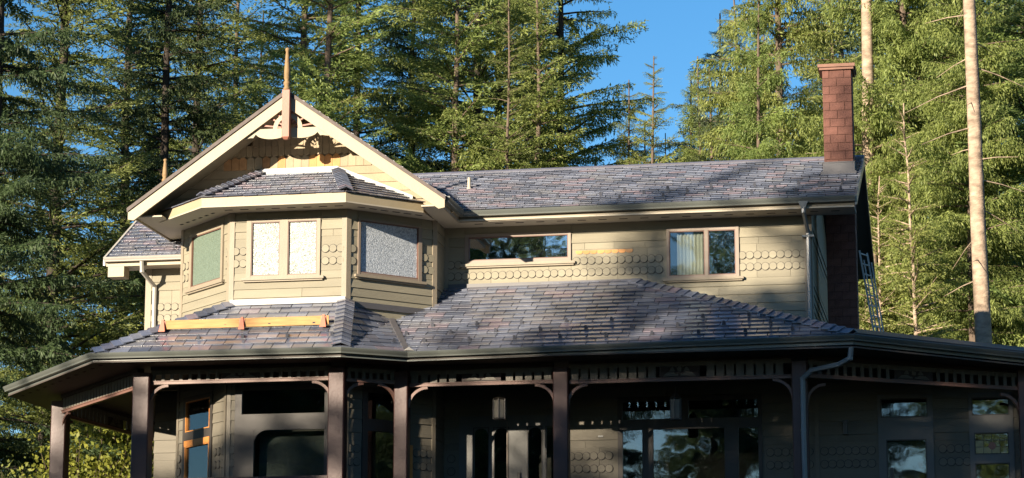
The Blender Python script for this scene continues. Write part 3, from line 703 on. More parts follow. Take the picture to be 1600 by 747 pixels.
for t_ in (8, 32, 55, 76, 104, 125, 148, 172):
    c, s_ = math.cos(R(t_)), math.sin(R(t_)); L_ = .27
    # length to the barge board underside
    for _ in range(60):
        if (top + (L_) * s_) > GZ - .30 - gs * abs(ox + L_ * c): break
        L_ += .02
    L_ += .03; L0 = .14; hw = .016
    pts = [(ox + L0 * c - hw * s_, top + L0 * s_ + hw * c), (ox + L0 * c + hw * s_, top + L0 * s_ - hw * c), (ox + L_ * c + hw * s_, top + L_ * s_ - hw * c), (ox + L_ * c - hw * s_, top + L_ * s_ + hw * c)]
    mb = MB(); fo.poly(mb, pts, -.016, .016); mk('sunburst_spoke', mb, 'redpost', house)
# finials
def finial(c, z0, z1, z2, w_, label, m1, m2):
    x, y = c; mb = MB(); h = w_ / 2
    mb.box(x - h, x + h, y - h, y + h, z0, z1); mb.prism([(x - h, y - h, z0), (x - h, y + h, z0), (x + h, y + h, z0), (x + h, y - h, z0)], [(x - h * .5, y - h * .5, z0 - .05), (x - h * .5, y + h * .5, z0 - .05), (x + h * .5, y + h * .5, z0 - .05), (x + h * .5, y - h * .5, z0 - .05)])
    f = mk('finial', mb, m1, house, label=label)
    H = z2 - z1; pr = [(h * 1.0, 0), (h * 1.05, .04), (h * .65, .09), (h * .95, .13), (h * .95, .17), (h * .6, .21), (h * .85, .25), (h * .85, H * .45), (h * .55, H * .82), (h * .42, H * .90), (h * .6, H * .93), (h * .62, H * .97), (h * .2, H)]
    mb = MB(); mb.lathe((x, y, z1), pr, 10); mk('turned_spire', mb, m2, f, smooth=True)
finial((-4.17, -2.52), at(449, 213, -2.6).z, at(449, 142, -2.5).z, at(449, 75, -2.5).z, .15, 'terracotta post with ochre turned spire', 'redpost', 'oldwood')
finial((-8.60, 3.2), 7.6, at(259, 292, 3.2).z, at(259, 248, 3.2).z, .15, 'ochre turned spire on the left gable', 'oldwood', 'oldwood')
# ---- chimney ----------------------------------------------------
CX0, CX1, CY0, CY1 = 6.36, 6.98, 1.62, 2.26
mb = MB(); mb.box(CX0 + .012, CX1 - .012, CY0 + .012, CY1 - .012, -.4, 9.74); chim = mk('chimney', mb, 'mortar', house, label='tall red-brown brick chimney')
mb = MB(); mb.box(CX0 - .05, CX1 + .05, CY0 - .05, CY1 + .05, 9.72, 9.77); mb.box(CX0 - .08, CX1 + .08, CY0 - .08, CY1 + .08, 9.772, 9.84); mb.box(CX0 + .1, CX1 - .1, CY0 + .1, CY1 - .1, 9.84, 9.865); mk('chimney_cap', mb, 'cap', chim)
CH = .176; bm = {}
def brick_mesh(l, ax):
    k_ = (round(l, 3), ax)
    if k_ not in bm:
        mb = MB(); b = .005
        d = (l / 2 - .005, .05, CH / 2 - .006)
        if ax == 'y': d = (d[1], d[0], d[2])
        mb.prism([(-d[0] + b, -d[1] + b, -d[2]), (-d[0] + b, d[1] - b, -d[2]), (d[0] - b, d[1] - b, -d[2]), (d[0] - b, -d[1] + b, -d[2])][::1], [(-d[0] + b, -d[1] + b, d[2]), (-d[0] + b, d[1] - b, d[2]), (d[0] - b, d[1] - b, d[2]), (d[0] - b, -d[1] + b, d[2])])
        me = mb.mesh('brick'); me.materials.append(M['brick']); bm[k_] = me
    return bm[k_]
for k in range(34):
    z = 9.72 - CH * (k + .5)
    if z < 3.9: break
    Lx = CX1 - CX0; cuts = [0, Lx * .5, Lx] if k % 2 else [0, Lx * .25, Lx * .75, Lx]
    for p, q in zip(cuts, cuts[1:]):
        for face in ('f', 'r'):
            jit = random.uniform(-.002, .003)
            ob = bpy.data.objects.new('brick', brick_mesh(q - p, 'x' if face == 'f' else 'y')); COL.objects.link(ob); ob.parent = chim
            m_ = (p + q) / 2
            ob.location = (CX0 + m_, CY0 + .05 - .006 + jit, z) if face == 'f' else (CX1 - .05 + .006 - jit, CY0 + m_ * (CY1 - CY0) / Lx + .012, z)
zr = 6.5 + (CY0 + .66) * .4246
mb = MB(); mb.box(CX0 - .02, CX1 + .02, CY0 - .02, CY1 + .02, zr - .1, zr + .26); mb.box(CX0 - .03, CX1 + .03, CY0 - .03, CY1 + .03, zr + .24, zr + .262); mb.box(CX0 - .06, CX1 + .06, CY0 - .14, CY0 - .02, zr - .1, zr + .03); mk('chimney_flashing', mb, 'flash_dark', chim)
# vent pipe
vp = on_plane(733, 296, (0, -.66, 6.5), Vector((0, -.4246, 1)).normalized())
mb = MB(); mb.tube([vp - Vector((0, 0, .1)), vp + Vector((0, 0, .24))], .035, 10); mb.tube([vp + Vector((0, 0, .24)), vp + Vector((0, 0, .26))], .028, 10); mb.tube([vp + Vector((0, 0, -.02)), vp + Vector((0, 0, .04))], [.08, .04], 10); mk('vent_pipe', mb, 'soffit', house)
# downspouts
def downspout(pts, label, m, r=.042):
    mb = MB(); P = [Vector(p) for p in pts]
    for a, b in zip(P, P[1:]):
        mb.tube([a, b], r, 6)
    for a in P[1:-1]: mb.tube([a - Vector((0, 0, .03)), a + Vector((0, 0, .03))], r * 1.08, 6)
    return mk('downspout', mb, m, house, label=label)
xd = at(1262, 400, -.06).x
ds = downspout([(xd - .02, -.74, 6.39), (xd - .02, -.74, 6.20), (xd + .02, -.10, 5.90), (xd + .02, -.08, 3.9)], 'upper downspout beside the right corner', 'downspout', .045)
mb = MB(); mb.prism([(xd - .12, -.80, 6.40), (xd + .08, -.80, 6.40), (xd + .08, -.68, 6.40), (xd - .12, -.68, 6.40)], [(xd - .06, -.78, 6.26), (xd + .02, -.78, 6.26), (xd + .02, -.70, 6.26), (xd - .06, -.70, 6.26)]); mk('rain_hopper', mb, 'downspout', house)
mb = MB(); mb.box(xd - .10, xd + .14, -.14, .0, 5.80, 5.84); mk('pipe_strap', mb, 'downspout', ds)
P0 = at(1330, 545, -3.0)
x2 = at(1262, 585, -2.75)
downspout([P0 + Vector((0, 0, .03)), at(1328, 560, -2.98), at(1310, 570, -2.8), at(1268, 579, -2.5), at(1254, 592, -2.40), (at(1257, 740, -2.40).x, -2.40, 1.6), (at(1258, 747, -2.40).x, -2.40, 0)], 'lower downspout swinging to the corner post', 'downspout', .052)
xl = at(232, 440, -.3).x
downspout([(xl, -.78, 5.66), (xl, -.74, 5.45), (xl + .13, -.27, 5.20), (xl + .13, -.26, 3.9)], 'pale downspout of the left wing', 'gutter_pale', .045)

# ---- porch: posts, beams, fretwork ------------------------------
def post(x, y, label=None, w_=.31, z1=3.0):
    h = w_ / 2; mb = MB(); c = .02
    q = [(-h, -h + c), (-h, h - c), (-h + c, h), (h - c, h), (h, h - c), (h, -h + c), (h - c, -h), (-h + c, -h)][::-1]
    mb.prism([(x + a, y + b, 0) for a, b in q], [(x + a, y + b, z1) for a, b in q])
    return mk('porch_post', mb, 'post', house, label=label)
ins = .85
P222 = (at(223, 650, A0.y + ins).x, A0.y + ins); P527 = (at(527.5, 650, A1.y + ins).x, A1.y + ins)
P628 = (at(628, 650, A2.y + ins).x, A2.y + ins); P878 = (at(877.5, 650, A2.y + ins).x, A2.y + ins); P1251 = (at(1251, 650, A3.y + ins).x, A3.y + ins)
P95 = (at(94, 680, .75).x, .75)
PR = (at(1604, 650, -.55).x, -.55)
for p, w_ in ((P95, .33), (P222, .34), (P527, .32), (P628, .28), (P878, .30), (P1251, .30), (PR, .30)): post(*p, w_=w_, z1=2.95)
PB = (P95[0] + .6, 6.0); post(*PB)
orn_mb_cache = {}
def fret(p, q, zt, zb_, pitch, wd, t=.05, ornament=True, zt2=None, zb2=None, solid=0):
    """fretwork panel between posts: header beam, slats, ornament, bottom rail"""
    p, q = Vector((*p, 0)), Vector((*q, 0)); d = (q - p); L = d.length; d.normalize()
    sl_t = ((zt2 if zt2 is not None else zt) - zt) / L
    sh = Vector((d.x, d.y, sl_t)).normalized(); k_ = 1 / math.hypot(1, sl_t)
    def P(a, b, c):
        n = Vector((d.y, -d.x, 0)); return p + d * a + n * b + Vector((0, 0, c + sl_t * a))
    def bx(mb, a0, a1, b0, b1, c0, c1):
        mb.hexa([P(a0,b1,c0), P(a1,b1,c0), P(a1,b0,c0), P(a0,b0,c0), P(a0,b1,c1), P(a1,b1,c1), P(a1,b0,c1), P(a0,b0,c1)])
    s0, s1 = .16, L - .16
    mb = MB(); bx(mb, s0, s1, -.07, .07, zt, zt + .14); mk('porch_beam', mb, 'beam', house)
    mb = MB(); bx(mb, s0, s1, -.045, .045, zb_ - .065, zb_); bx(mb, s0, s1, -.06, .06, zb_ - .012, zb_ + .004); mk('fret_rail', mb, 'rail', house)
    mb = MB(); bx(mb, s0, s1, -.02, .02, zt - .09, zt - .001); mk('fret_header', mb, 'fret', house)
    o0, o1 = (L / 2 - .40, L / 2 + .40) if ornament else (9e9, 9e9)
    x = s0 + .03
    while x + wd < s1:
        if not (x + wd > o0 and x < o1):
            mb = MB(); bx(mb, x, x + wd, -.012, .028, zb_ + .003, zt - .002); mk('fret_slat', mb, 'fret', house)
        x += pitch
    if ornament:
        mb = MB(); bx(mb, o0 + .01, o1 - .01, -.01, .01, zb_ + .004, zt - .004); pnl = mk('ornament_panel', mb, 'beam', house)
        mb = MB(); c = L / 2; H = zt - zb_ - .06; z0 = zb_ + .03
        def shp(pts): mb.prism([P(c + a, .011, z0 + b * H) for a, b in pts], [P(c + a, .03, z0 + b * H) for a, b in pts])
        shp([(-.035, .35), (.035, .35), (.05, .62), (.02, .72), (.035, .95), (0, .85), (-.035, .95), (-.02, .72), (-.05, .62)])
        for s in (-1, 1):
            f = (lambda a: [(s * x_, y_) for x_, y_ in a]) if s > 0 else (lambda a: [(s * x_, y_) for x_, y_ in a][::-1])
            shp(f([(.07, .18), (.30, .10), (.24, .30), (.12, .34)])); shp(f([(.09, .40), (.20, .38), (.17, .62), (.13, .74), (.10, .55)])); shp(f([(.02, .05), (.32, .0), (.30, .07), (.03, .20)])); shp(f([(.05, .66), (.12, .78), (.06, .80)]))
        mk('carved_ornament', mb, 'fret', pnl)
def brace(p, d, z, r=.36, w_=.055, t=.06):
    p = Vector((*p, 0)); d = Vector((*d, 0)).normalized(); n = Vector((d.y, -d.x, 0)); mb = MB()
    K = 9; lo = []; hi = []
    for i in range(K + 1):
        t_ = math.pi / 2 * i / K
        lo.append((r - r * math.cos(t_) , -r + r * math.sin(t_))); hi.append((r - (r + w_) * math.cos(t_), -r + (r + w_) * math.sin(t_)))
    for i in range(K):
        qs = [lo[i], lo[i + 1], hi[i + 1], hi[i]]
        mb.prism([p + d * (a + .16) + n * (-t / 2) + Vector((0, 0, z + b - .05)) for a, b in qs], [p + d * (a + .16) + n * (t / 2) + Vector((0, 0, z + b - .05)) for a, b in qs])
    mk('post_brace', mb, 'rail', house)
ZT = 2.96
frs = [(P95, P222, 3.00, 2.74, .17, .13, False), (P222, P527, 3.01, 2.79, .185, .065, True), (P527, P628, 2.99, 2.77, .15, .07, False),
       (P628, P878, 2.98, 2.72, .19, .14, True), (P878, P1251, 3.02, 2.70, .19, .15, True)]
for p, q, zt, zb_, pi_, wd, orn_ in frs:
    fret(p, q, zt, zb_, pi_, wd, ornament=orn_)
    d = (q[0] - p[0], q[1] - p[1]); brace(p, d, zb_ - .065); brace(q, (-d[0], -d[1]), zb_ - .065)
fret(P95, PB, 3.0, 2.70, .19, .14, ornament=True); brace(P95, (PB[0] - P95[0], PB[1] - P95[1]), 2.6)
fret(P1251, PR, 3.0, 2.72, .17, .07, ornament=True, zt2=2.84); brace(P1251, (1, .5), 2.55); brace(PR, (-1, -.35), 2.44)
# porch deck
mb = MB(); dk = [(A000.x + .3, 6.4), (A00.x + .3, A00.y), (A0.x + .2, A0.y + .25), (A1.x, A1.y + .25), (A2.x, A2.y + .25), (A3.x, A3.y + .25), (A4.x, A4.y + .25), (A4.x, 3), (0, 3)]
mb.prism([(x, y, -.45) for x, y in dk], [(x, y, 0) for x, y in dk]); mk('porch_deck', mb, 'beam', house)
# porch railing
def railing(p, q):
    p, q = Vector((*p, 0)), Vector((*q, 0)); d = (q - p); L = d.length; d.normalize(); fr = Fr(p, d)
    mb = MB(); fr.box(mb, .17, L - .17, -.05, .05, .80, .86); fr.box(mb, .17, L - .17, -.03, .03, .10, .15)
    rl = mk('porch_railing', mb, 'post', house); x = .3
    me = None
    while x < L - .2:
        mb = MB(); fr.box(mb, x, x + .035, -.018, .018, .151, .799); mk('baluster', mb, 'post', rl); x += .14
railing(P222, P527); railing(P95, P222); railing(P95, PB)
pe = (P95[0] - 2.6, P95[1] + 1.2)
# ---- ground-floor walls -----------------------------------------
LB = [('board', 2.05 + .2 * k, 2.25 + .2 * k) for k in range(5)] + [('board', 1.78, 2.05), ('shingle', 1.62, 1.78), ('shingle', .86, 1.62), ('board', .66, .86), ('board', .46, .66), ('board', .2, .46)]
OG = (2.18, 5.10, .30, 2.64); OD = (-1.09, .90, .0, 2.32)
opsM = [shift(OD, XL), shift(OG, XL)]
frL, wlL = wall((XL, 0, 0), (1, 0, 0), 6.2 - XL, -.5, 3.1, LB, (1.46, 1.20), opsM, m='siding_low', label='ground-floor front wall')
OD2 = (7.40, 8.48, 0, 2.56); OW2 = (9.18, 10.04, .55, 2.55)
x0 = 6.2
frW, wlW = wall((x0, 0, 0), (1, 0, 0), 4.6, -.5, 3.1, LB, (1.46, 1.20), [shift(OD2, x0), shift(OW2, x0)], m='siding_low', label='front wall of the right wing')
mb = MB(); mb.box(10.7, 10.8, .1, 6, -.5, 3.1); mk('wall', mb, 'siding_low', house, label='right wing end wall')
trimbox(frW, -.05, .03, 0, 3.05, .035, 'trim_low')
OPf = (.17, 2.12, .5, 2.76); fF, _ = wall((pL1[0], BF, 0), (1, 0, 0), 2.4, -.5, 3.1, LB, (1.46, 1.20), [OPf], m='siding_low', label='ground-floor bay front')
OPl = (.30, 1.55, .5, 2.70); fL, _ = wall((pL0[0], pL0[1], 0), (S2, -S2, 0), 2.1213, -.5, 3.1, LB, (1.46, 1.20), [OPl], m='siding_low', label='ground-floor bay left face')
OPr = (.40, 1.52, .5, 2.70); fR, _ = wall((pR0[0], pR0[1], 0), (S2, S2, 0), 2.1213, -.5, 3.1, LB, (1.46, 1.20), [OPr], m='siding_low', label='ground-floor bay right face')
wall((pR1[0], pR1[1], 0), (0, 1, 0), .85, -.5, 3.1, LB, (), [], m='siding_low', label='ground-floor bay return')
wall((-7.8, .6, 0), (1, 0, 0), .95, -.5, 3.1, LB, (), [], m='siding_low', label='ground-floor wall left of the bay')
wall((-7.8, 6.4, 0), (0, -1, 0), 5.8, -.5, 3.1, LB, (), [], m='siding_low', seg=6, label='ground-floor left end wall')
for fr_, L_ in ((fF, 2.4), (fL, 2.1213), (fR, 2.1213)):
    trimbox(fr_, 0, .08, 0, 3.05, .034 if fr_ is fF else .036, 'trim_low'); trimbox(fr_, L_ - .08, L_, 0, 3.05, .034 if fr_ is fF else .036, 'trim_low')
def big_window(fr, op, panes, label, glass='glass_dim', casing='frame_low', room=1.2, arch=None, bead='frame_low', sill=True, door=False):
    a0, a1, z0, z1 = op; mb = MB()
    ps = sorted(panes)
    # solid panel with holes via grid
    xs = sorted({a0, a1, *[p[0] for p in ps], *[p[1] for p in ps]}); zs = sorted({z0, z1, *[p[2] for p in ps], *[p[3] for p in ps]})
    for xa, xb in zip(xs, xs[1:]):
        run = None
        for za, zb2 in zip(zs, zs[1:]):
            hole = any(p[0] <= xa + 1e-6 and p[1] >= xb - 1e-6 and p[2] <= za + 1e-6 and p[3] >= zb2 - 1e-6 for p in ps)
            if hole:
                if run: fr.box(mb, xa, xb, -.03, .045, *run); run = None
            else: run = [run[0] if run else za, zb2]
        if run: fr.box(mb, xa, xb, -.03, .045, *run)
    W = mk('door' if door else 'window', mb, casing, house, label=label)
    for p in ps:
        mb = MB(); t = .02
        for q in ((p[0], p[0] + t, p[2], p[3]), (p[1] - t, p[1], p[2], p[3]), (p[0] + t, p[1] - t, p[2], p[2] + t), (p[0] + t, p[1] - t, p[3] - t, p[3])): fr.box(mb, q[0], q[1], -.02, .05, q[2], q[3])
        mk('glazing_bead', mb, bead, W)
        if len(p) > 4:                          # arched head: two spandrels
            c = (p[0] + p[1]) / 2; r = (p[1] - p[0]) / 2 - t; r = r if p[4] == 1 else p[4]; mb = MB()
            for s in (-1, 1):
                if p[4] != 1 and s > 0: continue
                edge = (p[0] + t) if s < 0 else (p[1] - t); top_ = p[3] - t
                cx = edge - s * r
                arc = [(cx + s * r * math.cos(t_), top_ - r + r * math.sin(t_)) for t_ in [math.pi / 2 * j / 8 for j in range(9)]]
                for j in range(8): fr.poly(mb, [arc[j], arc[j + 1], (edge, arc[j + 1][1]), (edge, arc[j][1])] if s < 0 else [arc[j], (edge, arc[j][1]), (edge, arc[j + 1][1]), arc[j + 1]], .008, .044)
            mk('arch_spandrel', mb, casing, W)
        mb = MB(); fr.box(mb, p[0] + t, p[1] - t, -.004, .006, p[2] + t, p[3] - t); mk('pane', mb, glass, W)
    if sill:
        mb = MB(); fr.box(mb, a0 - .06, a1 + .06, 0, .10, z0 - .06, z0 - .002); mk('sill', mb, casing, W)
    if room:
        mb = MB(); d = room
        fr.box(mb, a0, a1, -d - .04, -d, z0, z1); fr.box(mb, a0 - .04, a0, -d, -.11, z0, z1); fr.box(mb, a1, a1 + .04, -d, -.11, z0, z1)
        fr.box(mb, a0, a1, -d, -.11, z0 - .04, z0); fr.box(mb, a0, a1, -d, -.11, z1, z1 + .04); mk('dim_room', mb, 'interior', W)
    return W
M['misty'] = mat('milky_reflective_glass', (.16,.18,.17), .22, .35, 1.6, .8)
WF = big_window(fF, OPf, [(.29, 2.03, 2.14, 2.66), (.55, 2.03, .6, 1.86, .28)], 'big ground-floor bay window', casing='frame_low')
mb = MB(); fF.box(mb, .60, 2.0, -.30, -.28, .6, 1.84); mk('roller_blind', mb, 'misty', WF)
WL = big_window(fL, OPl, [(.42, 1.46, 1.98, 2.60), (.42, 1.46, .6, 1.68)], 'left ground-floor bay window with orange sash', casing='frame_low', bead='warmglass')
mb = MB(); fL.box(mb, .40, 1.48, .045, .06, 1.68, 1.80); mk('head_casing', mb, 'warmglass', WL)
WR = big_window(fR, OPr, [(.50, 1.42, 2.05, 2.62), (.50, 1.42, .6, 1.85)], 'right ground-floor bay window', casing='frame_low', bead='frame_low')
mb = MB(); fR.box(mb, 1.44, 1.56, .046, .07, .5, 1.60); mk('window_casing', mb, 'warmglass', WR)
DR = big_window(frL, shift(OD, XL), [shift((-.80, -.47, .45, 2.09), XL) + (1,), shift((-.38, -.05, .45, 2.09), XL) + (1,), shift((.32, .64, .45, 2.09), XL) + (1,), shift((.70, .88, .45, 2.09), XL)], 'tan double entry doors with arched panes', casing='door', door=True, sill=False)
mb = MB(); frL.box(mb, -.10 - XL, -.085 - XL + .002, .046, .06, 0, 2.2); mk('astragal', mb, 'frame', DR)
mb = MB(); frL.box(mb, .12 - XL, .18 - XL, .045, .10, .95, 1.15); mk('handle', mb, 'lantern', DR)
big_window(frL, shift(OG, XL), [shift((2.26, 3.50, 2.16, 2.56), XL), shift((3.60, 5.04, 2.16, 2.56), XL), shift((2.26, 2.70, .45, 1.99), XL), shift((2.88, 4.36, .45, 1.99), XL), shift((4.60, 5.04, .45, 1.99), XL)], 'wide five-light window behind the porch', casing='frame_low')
D2 = big_window(frW, shift(OD2, x0), [shift((7.46, 8.38, 2.10, 2.48), x0), shift((7.55, 8.34, .3, 1.66), x0)], 'pale grey glazed side door with transom', casing='door', door=True, sill=False)
mb = MB(); frW.box(mb, 7.62 - x0, 7.68 - x0, .046, .09, .9, 1.1)
mk('handle', mb, 'lantern', D2)
W2 = big_window(frW, shift(OW2, x0), [shift((9.24, 9.97, 2.10, 2.46), x0), shift((9.27, 9.94, 1.33, 1.76), x0), shift((9.27, 9.94, .62, 1.16), x0)], 'stacked window with stained glass', casing='door')
# stained glass: leaded grid, amber lights and a red roundel
mb = MB(); g0, g1, h0, h1 = 9.29 - x0, 9.92 - x0, 1.35, 1.74
for k in range(1, 4): frW.box(mb, g0 + (g1 - g0) * k / 4 - .005, g0 + (g1 - g0) * k / 4 + .005, .008, .016, h0, h1)
for k in range(1, 3): frW.box(mb, g0, g1, .008, .018, h0 + (h1 - h0) * k / 3 - .005, h0 + (h1 - h0) * k / 3 + .005)
mk('leading', mb, 'lantern', W2)
for i, j in ((0, 0), (0, 1), (1, 0), (2, 0)):
    mb = MB(); frW.box(mb, g0 + (g1 - g0) * i / 4 + .006, g0 + (g1 - g0) * (i + 1) / 4 - .006, .0065, .009, h0 + (h1 - h0) * j / 3 + .006, h0 + (h1 - h0) * (j + 1) / 3 - .006); mk('stained_light', mb, 'stained_amber', W2)
mb = MB(); frW.poly(mb, [(g0 + .325 + .075 * math.cos(t_), h0 + .15 + .075 * math.sin(t_)) for t_ in [2 * math.pi * k / 14 for k in range(14)]], .012, .022); mk('red_roundel', mb, 'stained_red', W2)
mb = MB(); frW.box(mb, 6.72 - x0, 6.80 - x0, .03, .12, 1.78, 2.02); frW.box(mb, 6.70 - x0, 6.82 - x0, .03, .14, 2.02, 2.06); mk('wall_lamp', mb, 'lantern', house)
mb = MB(); frL.box(mb, 1.78 - XL, 1.88 - XL, .025, .04, 1.84, 1.87); mk('name_plate', mb, 'flash_white', house)
# floor inside to stop light
mb = MB(); mb.box(-7.6, 6.05, .15, 6.3, 3.12, 3.16); mk('upper_floor', mb, 'interior', house)

# ---------------------------------------------------------------- loose things
# lumber plank on roof brackets
nBv = nB; u_ = Vector((1, 0, 0))
def onB(x, y, h=0): return on_plane(x, y, A0 + nB * (.05 + h), nB)
pa, pb = onB(252, 516), onB(514, 508)
plk = empty('roof_plank', (pa + pb) / 2, label='orange-brown lumber plank held on red brackets on the porch roof', cat='plank')
ud = (pb - pa).normalized(); vd = nB.cross(ud); vd = vd if vd.z > 0 else -vd
fp = Fr(pa, ud, -vd, nB)
zz = Vector((0, 0, 1)); fpn = Fr(pa + nB * .015, ud, (ud.cross(zz)), zz)
mb = MB(); L = (pb - pa).length; fpn.box(mb, 0, L, -.02, .022, .0, .175); mk('plank', mb, 'plank', plk)
for xx in (.04, (onB(379, 512) - pa).length, L - .10):
    mb = MB(); fpn.box(mb, xx - .055, xx + .055, .024, .034, -.03, .16)
    mb.prism([fpn(xx - .05, .034, -.03), fpn(xx + .05, .034, -.03), fpn(xx + .022, .034, .19), fpn(xx - .022, .034, .19)], [fpn(xx - .065, .10, -.06), fpn(xx + .065, .10, -.06), fpn(xx + .022, .045, .19), fpn(xx - .022, .045, .19)])
    fpn.box(mb, xx - .02, xx + .02, -.06, .033, .176, .196)
    mk('roof_bracket', mb, 'redmetal', plk)
# ladder
lad = empty('ladder', (7.5, 3.0, 3.6), label='aluminium extension ladder leaning at the right end of the house', cat='ladder')
la, lb = at(1346, 398, 3.4), at(1372, 526, 2.6)
la2, lb2 = at(1356, 398, 3.7), at(1380, 526, 2.9)
def stile(a, b, w_=.028): return MB().tube([a, b], w_, 4)
L0_, L1_ = at(1343, 392, 3.2), at(1366, 522, 2.6); R0_, R1_ = at(1355, 396, 3.6), at(1377, 524, 3.0)
d0 = (L1_ - L0_); d1 = (R1_ - R0_)
mk('stile', stile(L0_, L1_ + d0 * .12), 'alu', lad); mk('stile', stile(R0_, R1_ + d1 * .12), 'alu', lad)
off = Vector((.06, -.05, 0))
mk('stile', stile(L0_ + d0 * .12 + off, L1_ + off, .02), 'alu', lad); mk('stile', stile(R0_ + d1 * .12 + off, R1_ + off, .02), 'alu', lad)
for k in range(9):
    t = .03 + k * .125; mk('rung', MB().tube([L0_ + d0 * t, R0_ + d1 * t], .016, 6), 'alu', lad)
# lanterns
def lantern(c, w_, h, label):
    e = empty('porch_lantern', c, label=label, cat='lantern', group='lanterns hanging from the porch ceiling'); x, y, z = c; r = w_ / 2
    def ring(rr, zz_): return [(x + rr * math.cos(math.pi / 3 * k + .5), y + rr * math.sin(math.pi / 3 * k + .5), zz_) for k in range(6)]
    mb = MB(); mb.prism(ring(r * 1.15, z + h), ring(r * .35, z + h + .10)); mb.prism(ring(r * 1.05, z), ring(r * 1.05, z + .02))
    for k in range(6):
        p = ring(r, z)[k]; mb.tube([p, (p[0], p[1], z + h)], .012, 4)
    mk('cage', mb, 'lantern', e)
    for k in range(6):
        a, b = Vector(ring(r * .96, z + .03)[k]), Vector(ring(r * .96, z + .03)[(k + 1) % 6]); m_ = a.lerp(b, .12); n_ = a.lerp(b, .88); t = Vector((0, 0, h - .05))
        q = (Vector((x, y, m_.z)) - m_.lerp(n_, .5)).normalized() * .006
        mk('lantern_pane', MB().prism([m_, n_, n_ + t, m_ + t], [m_ + q, n_ + q, n_ + t + q, m_ + t + q]), 'lglass', e)
    mk('chain', MB().tube([(x, y, z + h + .09), (x, y, ZP)], .010, 5), 'lantern', e)
lantern((.03, -1.5, 2.06), .27, .40, 'pale-paned lantern hanging before the entry doors')
lantern((3.54, -1.5, 1.97), .22, .42, 'dim lantern hanging before the wide window')

# ================================================================ GROUND
def gz(x, y):
    t = max(0, min(1, (-y - 5) / 45)); s = t * t * (3 - 2 * t)
    back = max(0, y - 12) * .012
    return -.55 - 5.4 * s + back + .25 * math.sin(x * .13) * math.cos(y * .11) * min(1, abs(y + 2) / 15)
N = 70; xs = [math.copysign(abs(t) ** 2.2 * 900, t) for t in np.linspace(-1, 1, N)]; ys = xs
mb = MB(); mb.add([(x, y, gz(x, y)) for y in ys for x in xs], [(j * N + i, j * N + i + 1, (j + 1) * N + i + 1, (j + 1) * N + i) for j in range(N - 1) for i in range(N - 1)])
mk('ground', mb, 'ground', None, smooth=True, kind='structure')

# ================================================================ TREES
rng = np.random.default_rng(11)
def unit(v): return v / np.maximum(np.linalg.norm(v, axis=-1, keepdims=True), 1e-9)
def leaf_quads(c, d, ln, wd, rg, up=.12):
    """diamond shaped needle clumps: centres c, directions d"""
    n = len(c); d = unit(d); r = rg.normal(size=(n, 3)); r[:, 2] += 0
    ref = np.array([0, 0, 1.0]) * up + r * .6
    wv = unit(np.cross(d, ref)) * wd[:, None]
    a = c; m = c + d * (ln * .45)[:, None]; t = c + d * ln[:, None]
    return np.stack([a, m + wv, t, m - wv], 1)
def bough(rg, L, kind):
    """one limb with side sprays, axis along +x; returns quads and the limb's centre line"""
    up, dr, spread, hang, dens = {'fir': (.10, .04, .42, .45, 1.0), 'spruce': (.0, .05, .42, .75, 1.05), 'weep': (.05, .075, .38, 1.35, 1.0), 'thin': (.12, .04, .36, .5, .80), 'open': (.10, .045, .42, .6, .92)}[kind]
    up += rg.normal() * .06
    sway = rg.normal() * .05
    S = np.arange(.12 if kind != 'open' else .3, 1.0, .13 / L)
    ax = lambda s: np.stack([L * s, L * sway * s * s * 3, L * up * s * 1.6 - L * L * dr * s * s + .10 * L * np.maximum(0, s - .8)], -1)
    Q = []
    for s in S:
        if rg.random() > dens: continue
        p = ax(np.array(s)); tg = unit(ax(np.array(s + .02)) - p)
        for sd in (-1, 1):
            if rg.random() < .12: continue
            l = L * spread * (1 - s) ** .75 * rg.uniform(.7, 1.15) + .20
            ang = R(58 - 22 * s) * rg.uniform(.8, 1.15) * sd
            d = np.array([tg[0] * math.cos(ang) - tg[1] * math.sin(ang), tg[0] * math.sin(ang) + tg[1] * math.cos(ang), tg[2] - rg.uniform(.0, .25)])
            k = np.arange(.03, l, .036); n = len(k)
            if n == 0: continue
            c = p + d * k[:, None]; c[:, 2] -= hang * .28 * k * k / max(l, .3) + 0
            c += rg.normal(size=(n, 3)) * .018
            dd = d + rg.normal(size=(n, 3)) * .42; dd[:, 2] -= hang * .45
            alt = np.where(np.arange(n) % 2 == 0, 1, -1); side = np.array([-d[1], d[0], 0])
            dd = dd + side * (alt * .55)[:, None]
            Q.append(leaf_quads(c, dd, rg.uniform(.08, .16, n), rg.uniform(.012, .022, n), rg))
            if hang > .5:
                m = rg.random(n) < .24; cc = c[m]; j = len(cc)
                if j:
                    for q in range(2 if hang < 1 else 4):
                        c2 = cc.copy(); c2[:, 2] -= q * .085; c2 += rg.normal(size=(j, 3)) * .02
                        d2 = rg.normal(size=(j, 3)) * .3; d2[:, 2] -= 1
                        Q.append(leaf_quads(c2, d2, rg.uniform(.09, .17, j), rg.uniform(.011, .020, j), rg))
        n = 3; c = p + rg.normal(size=(n, 3)) * .02; dd = tg + rg.normal(size=(n, 3)) * .6
        Q.append(leaf_quads(c, dd, rg.uniform(.11, .2, n), rg.uniform(.018, .032, n), rg))
    line = np.array([ax(np.array(t)) for t in (0, .3, .6, .92)])
    return np.concatenate(Q), line
BOUGH = {}
def boughs(kind):
    if kind not in BOUGH:
        rg = np.random.default_rng(sum(map(ord, kind)))
        BOUGH[kind] = {L: [bough(rg, L, kind) for _ in range(4)] for L in (1.3, 2.3, 3.6)}
    return BOUGH[kind]
